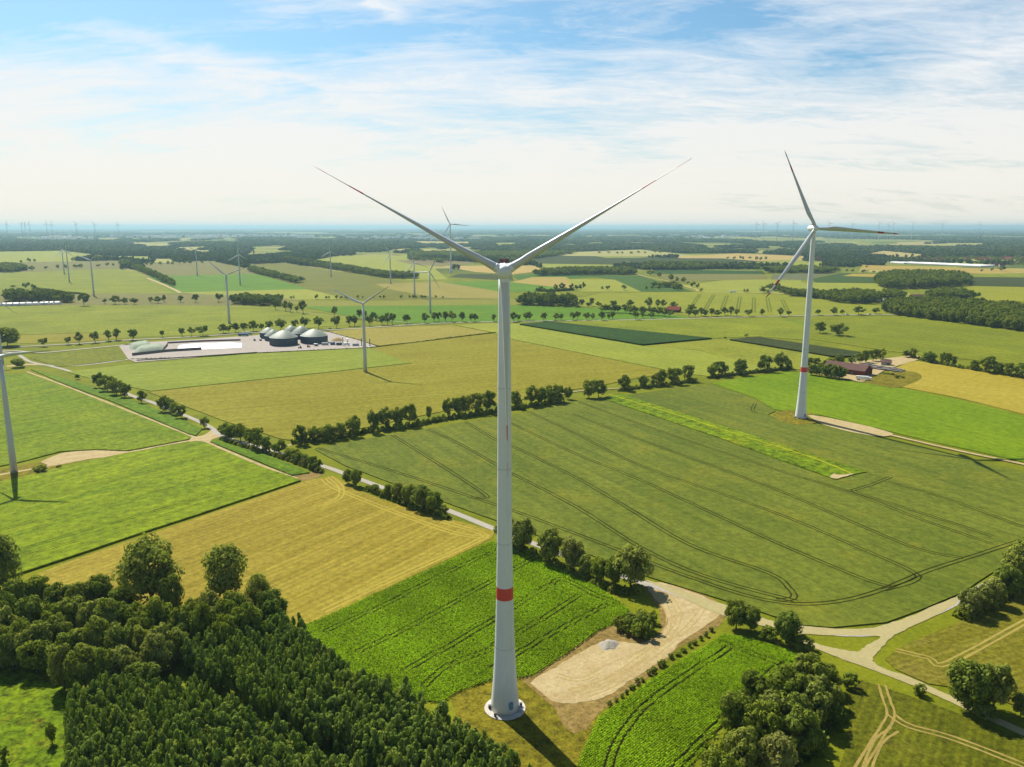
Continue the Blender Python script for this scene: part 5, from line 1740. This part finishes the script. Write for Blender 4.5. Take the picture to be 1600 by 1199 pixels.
mound('silage_heap', [(203, 548), (236, 543), (234, 536), (202, 540)], 4.6, TARP, 'pale green netted silage heap at the rear left of the biogas yard', 'silage heap')
mound('silage_heap', [(209, 554.5), (258, 548.5), (258, 541), (212, 546)], 5.2, TARP, 'larger pale green netted silage heap at the front left of the biogas yard', 'silage heap')
mound('silage_heap', [(276, 548), (378, 544), (378, 536.5), (280, 540)], 2.8, SHEETW, 'long silage heap under shiny white plastic sheet in the biogas yard', 'silage heap')
wall([(207, 556.5), (262, 550.5), (315, 547.2)], 3.0, 0.5, 'concrete bunker wall along the front of the netted silage heaps')
wall([(214, 564.5), (300, 559), (402, 552)], 1.0, 0.6, 'low concrete kerb wall along the front edge of the biogas yard')
wall([(255, 549), (262, 540)], 2.6, 0.5, 'concrete bunker wall between netted and white silage heaps')
wall([(262, 537.5), (320, 534.5), (376, 533)], 2.0, 0.5, 'concrete bunker wall behind the white silage heap')


def wheel(bm, x, y, r, w, mi):
    add_lathe(bm, [(r * 0.55, -w / 2), (r, -w / 2 + 0.05), (r, w / 2 - 0.05), (r * 0.55, w / 2)], 12, (x, y, r), 'Y', True, mi)


def tractor(px, rz, mat, label):
    p = P(*px)
    o = empty('tractor', (p.x, p.y, YZ), rz)
    tag(o, label, 'tractor')
    bm = bmesh.new()
    add_box(bm, (1.2, 0, 1.35), (2.2, 1.0, 0.9))
    add_box(bm, (-0.5, 0, 1.2), (1.6, 1.2, 0.6))
    bm_obj('body', bm, mat, o)
    bm = bmesh.new()
    add_box(bm, (-0.6, 0, 2.2), (1.4, 1.5, 1.3))
    cb = bm_obj('cab', bm, GLASS, o)
    bm = bmesh.new()
    add_box(bm, (-0.6, 0, 2.92), (1.6, 1.7, 0.14))
    bm_obj('cab_roof', bm, mat, cb)
    for x, y, r, w in ((-0.8, 0.95, 0.95, 0.6), (-0.8, -0.95, 0.95, 0.6), (1.7, 0.8, 0.62, 0.4), (1.7, -0.8, 0.62, 0.4)):
        bm = bmesh.new()
        wheel(bm, x, y, r, w, 0)
        bm_obj('wheel', bm, TYRE, o)


def tanker(px, rz, mat, label, name='slurry_tanker'):
    p = P(*px)
    o = empty(name, (p.x, p.y, YZ), rz)
    tag(o, label, 'trailer')
    bm = bmesh.new()
    for v in add_lathe(bm, [(0.3, -3.2), (1.0, -2.9), (1.2, -2.4), (1.2, 2.4), (1.0, 2.9), (0.3, 3.2)], 16, (0, 0, 2.1), 'Y'):
        pass
    bm_obj('barrel', bm, mat, o, smooth=R(40))
    bm = bmesh.new()
    add_box(bm, (0, 0.3, 0.85), (0.9, 7.0, 0.2))
    bm_obj('chassis', bm, DARK, o)
    for y in (-1.2, 0.4):
        for x in (-1.0, 1.0):
            bm = bmesh.new()
            add_lathe(bm, [(0.35, -0.25), (0.65, -0.22), (0.65, 0.22), (0.35, 0.25)], 12, (x, y, 0.65), 'Y')
            w = bm_obj('wheel', bm, TYRE, o)
            w.data.transform(Matrix.Translation((x, y, 0)) @ Matrix.Rotation(PI / 2, 4, 'Z') @ Matrix.Translation((-x, -y, 0)))


tractor((469, 545), R(200), GREENM, 'green tractor at the front of the biogas yard below the front right domed tank')
tractor((482, 543.5), R(20), REDM, 'red tractor parked second in the front row of machinery')
tanker((494, 541.5), R(80), GREYM, 'grey slurry tanker at the right end of the front row of machinery')
tractor((398, 533.5), R(-60), BLUEM, 'blue tractor left of the domed tanks')
tanker((407, 533), R(30), GREYM, 'grey tanker trailer beside the blue tractor left of the domed tanks')


def shed(px, size, rz, mat, roof, label, z=YZ, ridge=1.2, name='shed', cat='shed', wins=0):
    p = P(*px)
    o = empty(name, (p.x, p.y, z), rz)
    tag(o, label, cat)
    lx, ly, h = size
    bm = bmesh.new()
    add_box(bm, (0, 0, h / 2), (lx, ly, h))
    # gables
    for s in (-1, 1):
        x = s * (lx / 2 - 0.01)
        a = [bm.verts.new((x, -ly / 2, h)), bm.verts.new((x, ly / 2, h)), bm.verts.new((x, 0, h + ridge))]
        bm.faces.new(a if s > 0 else a[::-1])
    bm_obj('wall', bm, mat, o)
    bm = bmesh.new()
    for s in (-1, 1):
        e = 0.5
        sl = ridge / (ly / 2)
        y0, z0 = s * (ly / 2 + e), h - e * sl + 0.06
        top = [(-lx / 2 - e, y0, z0), (lx / 2 + e, y0, z0), (lx / 2 + e, 0, h + ridge + 0.06), (-lx / 2 - e, 0, h + ridge + 0.06)]
        up = [bm.verts.new(v) for v in top]
        dn = [bm.verts.new((a, b, c + 0.2)) for a, b, c in top]
        bm.faces.new(up)
        bm.faces.new(dn[::-1])
        for i in range(4):
            j = (i + 1) % 4
            bm.faces.new((up[i], up[j], dn[j], dn[i]))
    bmesh.ops.recalc_face_normals(bm, faces=bm.faces)
    bm_obj('roof', bm, roof, o)
    bm = bmesh.new()
    add_box(bm, (lx * 0.2, -ly / 2 - 0.03, min(h * 0.42, 1.6)), (min(3.5, lx * 0.25), 0.08, min(h * 0.8, 3.0)))
    bm_obj('door', bm, DARK, o)
    for k in range(wins):
        bm = bmesh.new()
        add_box(bm, (-lx / 2 + lx * (k + 0.7) / (wins + 1.6) , -ly / 2 - 0.025, h * 0.6), (1.1, 0.07, 1.2))
        bm_obj('window', bm, GLASS, o)
    return o


def container(px, size, rz, mat, label, z=YZ):
    p = P(*px)
    o = empty('container', (p.x, p.y, z), rz)
    tag(o, label, 'container')
    bm = bmesh.new()
    add_box(bm, (0, 0, size[2] / 2), size)
    for k in range(int(size[0] / 0.8)):
        add_box(bm, (-size[0] / 2 + 0.5 + k * 0.8, -size[1] / 2, size[2] / 2), (0.12, 0.12, size[2] * 0.94))
    bm_obj('box', bm, mat, o)
    bm = bmesh.new()
    add_bar(bm, (size[0] * 0.3, 0, size[2]), (size[0] * 0.3, 0, size[2] + 3.2), 0.22, 8)
    bm_obj('exhaust_pipe', bm, STEEL, o)


for i, (q, s_, m_, t_) in enumerate([
        ((508, 540), (8, 3, 3), GREYM, 'grey engine container just right of the front right domed tank'),
        ((520, 539.5), (6, 3, 3.4), BLUEM, 'blue engine container in the middle of the plant row'),
        ((530, 540), (7, 3, 3.2), DARK, 'dark engine container right of the blue one'),
        ((542, 540), (7, 3, 3), WHITEM, 'white container near the tall flue of the biogas yard'),
        ((556, 541), (8, 3, 3), GREYM, 'grey container farthest right in the biogas yard')]):
    container(q, s_, R(8), m_, t_)
for x, h, lab in ((536, 11, 'taller silver flue in the machinery of the biogas yard'), (543, 8, 'shorter silver flue in the machinery of the biogas yard'), (565, 9, 'dark flue left of the barley field turbine'), (578, 8, 'dark flue right of the barley field turbine')):
    p = P(x, 541)
    bm = bmesh.new()
    add_lathe(bm, [(0.9, 0), (0.9, 0.6), (0.55, 0.8), (0.5, h), (0.7, h), (0.7, h + 0.6), (0.2, h + 0.9)], 12, (p.x, p.y, YZ))
    tag(bm_obj('flue', bm, STEEL if x < 560 else DARK, smooth=R(40)), lab, 'flue')
p = P(527, 533)
bm = bmesh.new()
add_lathe(bm, [(9, 0), (5.5, 2.6), (2.5, 4.0), (0.2, 4.4)], 20, (p.x, p.y, YZ))
tag(bm_obj('sand_heap', bm, SOIL, smooth=R(60)), 'pale yellow heap behind the engine containers', 'heap')

# trucks and cars on the road
def van(px, rz, mat, label, L=5.0, Wd=2.0, H=1.6, name='parked_car', cat='car', z=0.56):
    p = P(*px)
    o = empty(name, (p.x, p.y, z), rz)
    tag(o, label, cat)
    bm = bmesh.new()
    add_box(bm, (0, 0, 0.3 + H * 0.28), (L, Wd, H * 0.5))
    bmesh.ops.bevel(bm, geom=list(bm.edges), offset=0.12, segments=2, affect='EDGES')
    bm_obj('body', bm, mat, o)
    bm = bmesh.new()
    vs = add_box(bm, (-0.2, 0, 0.3 + H * 0.72), (L * 0.55, Wd * 0.88, H * 0.42))
    for v in vs:
        if v.co.z > 0.3 + H * 0.72:
            v.co.x *= 0.8
    bm_obj('cabin', bm, GLASS, o)
    for x in (-L * 0.32, L * 0.32):
        for y in (-Wd / 2, Wd / 2):
            bm = bmesh.new()
            wheel(bm, x, y, 0.33, 0.22, 0)
            bm_obj('wheel', bm, TYRE, o)


def lorry(px, rz, mat, label, z=0.56):
    p = P(*px)
    o = empty('lorry', (p.x, p.y, z), rz)
    tag(o, label, 'lorry')
    bm = bmesh.new()
    add_box(bm, (-1.2, 0, 2.5), (11, 2.5, 2.8))
    bm_obj('cargo_box', bm, mat, o)
    bm = bmesh.new()
    add_box(bm, (5.9, 0, 1.9), (2.2, 2.4, 2.6))
    bm_obj('cab', bm, mat, o)
    bm = bmesh.new()
    add_box(bm, (0, 0, 0.9), (13, 1.0, 0.3))
    bm_obj('chassis', bm, DARK, o)
    for x in (-5, -3.7, 5.5):
        for y in (-1.1, 1.1):
            bm = bmesh.new()
            wheel(bm, x, y, 0.5, 0.35, 0)
            bm_obj('wheel', bm, TYRE, o)


lorry((380, 526), R(2), BLUEM, 'dark blue lorry parked at the rear of the biogas yard', z=YZ)
lorry((386, 524), R(2), GREYM, 'grey lorry parked beside the dark blue one at the rear of the biogas yard', z=YZ)
lorry((1145, 458), R(-2), WHITEM, 'white trailer standing on the edge of the far meadow', z=1.1)
van((516, 514.6), R(8), DARK, 'dark car driving on the country road right of the domed tanks')
van((1324, 493), R(-4), WHITEM, 'white car, left one of two on the road at the right', 5.5, 2.2, 2.2)
van((1359, 492.5), R(-4), WHITEM, 'white car, right one of two on the road at the right', 5.5, 2.2, 2.2)
van((867, 502), R(0), GREYM, 'small grey car under the roadside trees right of the tall tower')

# ------------------------------------------------------------------ farms, village, greenhouses
TILE = plain('red_roof_tiles', albn(168, 92, 76), 0.8, var=0.2, scale=0.8)
TILE2 = plain('brown_roof', albn(136, 104, 96), 0.8, var=0.18, scale=0.6)
BRICK = plain('brick_wall', albn(150, 74, 58), 0.85, var=0.2, scale=1.5)
RENDER = plain('pale_render', albn(222, 212, 200), 0.85, var=0.1)
POLY = plain('polytunnel_film', (0.66, 0.64, 0.60), 0.35, var=0.08, scale=0.2)
REDROOF = plain('bright_red_roof', albn(206, 62, 66), 0.6, var=0.1)
BZ = 0.60
b0, b1 = P(1292, 580), P(1352, 588)
shed((1324, 583), (42, 18, 4.8), math.atan2((b1 - b0).y, (b1 - b0).x), BRICK, TILE2, 'long farm barn with brown roof and brick gable behind a screen of trees', BZ, 5.0, 'farm_barn', 'barn', 4)
shed((1384, 571), (10, 7, 3), R(-20), RENDER, TILE2, 'small shed at the back of the farmyard', BZ, 1.6)
lorry((1349, 595), R(-25), WHITEM, 'white trailer parked below the brick gable of the long barn', z=BZ)
container((1334, 566.5), (4, 2.5, 2.6), R(30), WHITEM, 'small white container in the farmyard behind the long barn', BZ)
# pallet stacks in rows behind the barn
pl0, pl1 = P(1338, 575), P(1405, 583)
pr0, pr1 = P(1352, 569), P(1412, 580)
bmS = None
cnt = 0
for j in range(3):
    for i in range(14):
        t, s = i / 13, j / 2
        a = pl0.lerp(pl1, t)
        b = pr0.lerp(pr1, t)
        q = a.lerp(b, 0.15 + 0.7 * s)
        if bmS is None:
            bm = bmesh.new()
            for k in range(4):
                add_box(bm, (0, 0, 0.22 + 0.45 * k), (3.4, 2.6, 0.36))
                add_box(bm, (0, 0, 0.02 + 0.45 * k + 0.42 - 0.03), (3.2, 2.4, 0.08))
            o = bm_obj('pallet_stack', bm, plain('grey_slabs', albn(176, 168, 164), 0.9, var=0.2, scale=0.4))
            bmS = o.data
        else:
            o = link('pallet_stack', bmS)
        o.location = (q.x + random.uniform(-0.6, 0.6), q.y + random.uniform(-0.6, 0.6), BZ)
        o.rotation_euler = (0, 0, math.atan2((pl1 - pl0).y, (pl1 - pl0).x) + random.uniform(-0.1, 0.1))
        o.scale = (1, 1, random.uniform(0.5, 0.95))
        tag(o, '%s grey slab stack from the left in the %s row of the storage yard' % (nth(i), ('front', 'middle', 'back')[j]), 'stack', 'stacks in the storage yard')
shed((1053, 488), (22, 14, 4.0), R(-25), BRICK, TILE, 'farmhouse with red roof in the thicket right of centre', 0.9, 5.0, 'farmhouse', 'house', 3)
shed((1359, 471), (14, 10, 4.5), R(10), BRICK, REDROOF, 'house with bright red roof at the edge of the wood', 0.9, 4.0, 'farmhouse', 'house', 2)
shed((1373, 471), (17, 8, 3.0), R(6), WHITEM, SHEETW, 'white roofed shed beside the bright red roof', 0.9, 1.5)
shed((1432, 467), (26, 13, 4), R(5), BRICK, TILE2, 'brown roofed farm building in front of the thicket at the right', 0.9, 4)
shed((32, 423), (40, 16, 5), R(5), BRICK, TILE2, 'brown farm roof in the wood at the far left', 0.9, 5)
for i, (x, w) in enumerate([(-6, 10), (6, 9), (17, 9), (27, 9), (37, 8), (47, 8), (57, 7), (67, 6), (74, 6), (82, 5), (91, 7)]):
    p = P(x, 478.5 - i * 0.28)
    m = mpp(p)
    o = empty('polytunnel', (p.x, p.y, 0.6), R(4))
    tag(o, '%s white film tunnel from the left below the wood at the left edge' % nth(i), 'greenhouse', 'film tunnels at the left edge')
    bm = bmesh.new()
    n = 12
    L, Wd, H = w * m * 0.9, 14, 5.2
    rings = []
    for s in range(6):
        x_ = -L / 2 + L * s / 5
        ring = [bm.verts.new((x_, -Wd / 2 * math.cos(PI * k / n), H * math.sin(PI * k / n) ** 0.8)) for k in range(n + 1)]
        rings.append(ring)
    for a, b in zip(rings, rings[1:]):
        for k in range(n):
            bm.faces.new((a[k], b[k], b[k + 1], a[k + 1]))
    bm.faces.new(rings[0])
    bm.faces.new(rings[-1][::-1])
    bmesh.ops.recalc_face_normals(bm, faces=bm.faces)
    bm_obj('film', bm, POLY, o, smooth=R(40))
    for s in range(6):
        bm = bmesh.new()
        x_ = -L / 2 + L * s / 5
        for k in range(n):
            q = [(x_, -(Wd / 2 + .05) * math.cos(PI * j / n), (H + .05) * math.sin(PI * j / n) ** 0.8) for j in (k, k + 1)]
            add_bar(bm, q[0], q[1], 0.06, 4)
        bm_obj('hoop', bm, STEEL, o)
# the long greenhouse blocks far right
for (x0, y0, x1, y1, lab) in [(1420, 413.0, 1532, 418.0, 'long white greenhouse block in front of the village at the far right'), (1386, 411.5, 1412, 413, 'short white greenhouse block left of the long one at the far right')]:
    a, b = P(x0, y0), P(x1, y1)
    d = b - a
    o = empty('greenhouse', ((a.x + b.x) / 2, (a.y + b.y) / 2, 1.0), math.atan2(d.y, d.x))
    tag(o, lab, 'greenhouse', 'greenhouses at the far right')
    L = d.length
    nb = 8
    for k in range(nb):
        bm = bmesh.new()
        y = k * 10.0
        vs = [(-L / 2, y, 0), (L / 2, y, 0), (L / 2, y, 4), (-L / 2, y, 4), (-L / 2, y + 5, 6.4), (L / 2, y + 5, 6.4), (-L / 2, y + 9.9, 4), (L / 2, y + 9.9, 4), (-L / 2, y + 9.9, 0), (L / 2, y + 9.9, 0)]
        v = [bm.verts.new(q) for q in vs]
        for f in ((0, 1, 2, 3), (3, 2, 5, 4), (4, 5, 7, 6), (6, 7, 9, 8), (0, 3, 4, 6, 8), (1, 9, 7, 5, 2)):
            bm.faces.new([v[i] for i in f])
        bmesh.ops.recalc_face_normals(bm, faces=bm.faces)
        bm_obj('greenhouse_bay', bm, POLY, o)

HOUSES = [(1448, 407), (1453, 408), (1458, 408), (1463, 407.5), (1467, 408), (1508, 408), (1512, 406), (1518, 404), (1523, 403.5), (1532, 407.5), (1536, 406), (1541, 407), (1545, 408), (1549, 409), (1562, 405), (1566, 406), (1571, 404.5), (1575, 406), (1580, 411),
          (1586, 404), (1592, 412), (1598, 407), (1556, 416), (1565, 417), (1348, 404), (1284, 409), (1302, 411), (1308, 412), (1278, 406)]
for i, (x, y) in enumerate(HOUSES):
    shed((x, y), (random.uniform(14, 24), random.uniform(10, 14), random.uniform(4, 6)), random.uniform(-0.5, 0.5), RENDER if random.random() < 0.6 else BRICK, random.choice([TILE, TILE, TILE2, REDROOF]),
         '%s small house from the left in the village at the far right' % nth(i), 0.0, 6.0, 'village_house', 'house')
# the town: hundreds of pale roofs in the far woods, one mass
bmT = bmesh.new()


def town(cx, cy, sx, sy, n):
    for _ in range(n):
        p = P(random.gauss(cx, sx), random.gauss(cy, sy))
        L, Wd, h = random.uniform(25, 95), random.uniform(16, 40), random.uniform(16, 34)
        add_box(bmT, (p.x, p.y, h / 2), (L, Wd, h), random.uniform(-0.3, 0.3))
        rf = random.uniform(0.5, 4)
        add_box(bmT, (p.x, p.y, h + rf / 2 + 0.05), (L * 0.92, Wd * 0.6, rf), random.uniform(-0.02, 0.02))


town(90, 373, 22, 1.0, 34)
town(250, 371.5, 40, 0.9, 46)
town(330, 371, 30, 1.0, 40)
town(390, 370, 30, 1.0, 46)
town(460, 370.5, 40, 1.2, 44)
town(600, 373, 35, 1.2, 34)
town(690, 375, 40, 1.5, 26)
town(1080, 372, 40, 1.5, 20)
tag(bm_obj('far_town', bmT, WHITEM), 'pale scattered roofs of a town in the bluish woods far away', 'town', None, 'stuff')

# gravel heap on the sandy yard
p = P(951, 1008)
m = mpp(p)
bm = bmesh.new()
nv = 900
hp = []
GRAV = plain('grey_gravel', albn(196, 188, 172), 0.9, var=0.25, scale=2.5, bump=0.5)
for j in range(13):
    for i in range(28):
        a = 2 * PI * i / 28
        r = 3.7 * j / 12 * (1 + 0.18 * math.sin(2 * a + 0.7) + 0.1 * math.sin(5 * a))
        z = 1.1 * (1 - (j / 12) ** 1.4) + random.uniform(-0.05, 0.05) * (1 if j < 12 else 0)
        hp.append(bm.verts.new((p.x + r * math.cos(a) * 0.85, p.y + r * math.sin(a) * 1.1, 0.1 + max(0, z))))
for j in range(12):
    for i in range(28):
        i2 = (i + 1) % 28
        if j == 0:
            bm.faces.new((hp[i], hp[28 + i], hp[28 + i2])) if i % 1 == 0 else None
        else:
            bm.faces.new((hp[j * 28 + i], hp[(j + 1) * 28 + i], hp[(j + 1) * 28 + i2], hp[j * 28 + i2]))
bmesh.ops.recalc_face_normals(bm, faces=bm.faces)
tag(bm_obj('gravel_heap', bm, GRAV), 'small grey gravel heap on the sandy yard beside the big tower', 'heap')

# ------------------------------------------------------------------ air
HAZE_DENS = 4.6e-5
HAZE_COL = (0.36, 0.57, 0.66)
HAZE_G = 0.25
m = bpy.data.materials.new('haze_air')
m.use_nodes = True
t = NT(m.node_tree)
pv = t.n('ShaderNodeVolumePrincipled')
pv.inputs['Color'].default_value = (*HAZE_COL, 1)
pv.inputs['Density'].default_value = HAZE_DENS
pv.inputs['Anisotropy'].default_value = HAZE_G
o = t.n('ShaderNodeOutputMaterial')
t.l(pv.outputs[0], o.inputs['Volume'])
bm = bmesh.new()
add_box(bm, (0, (GY0 + GY1) / 2, (-2.5 + 228.0) / 2), (2 * GX + 2000, GY1 - GY0 + 2000, 230.5))
tag(bm_obj('haze', bm, m), kind='stuff')
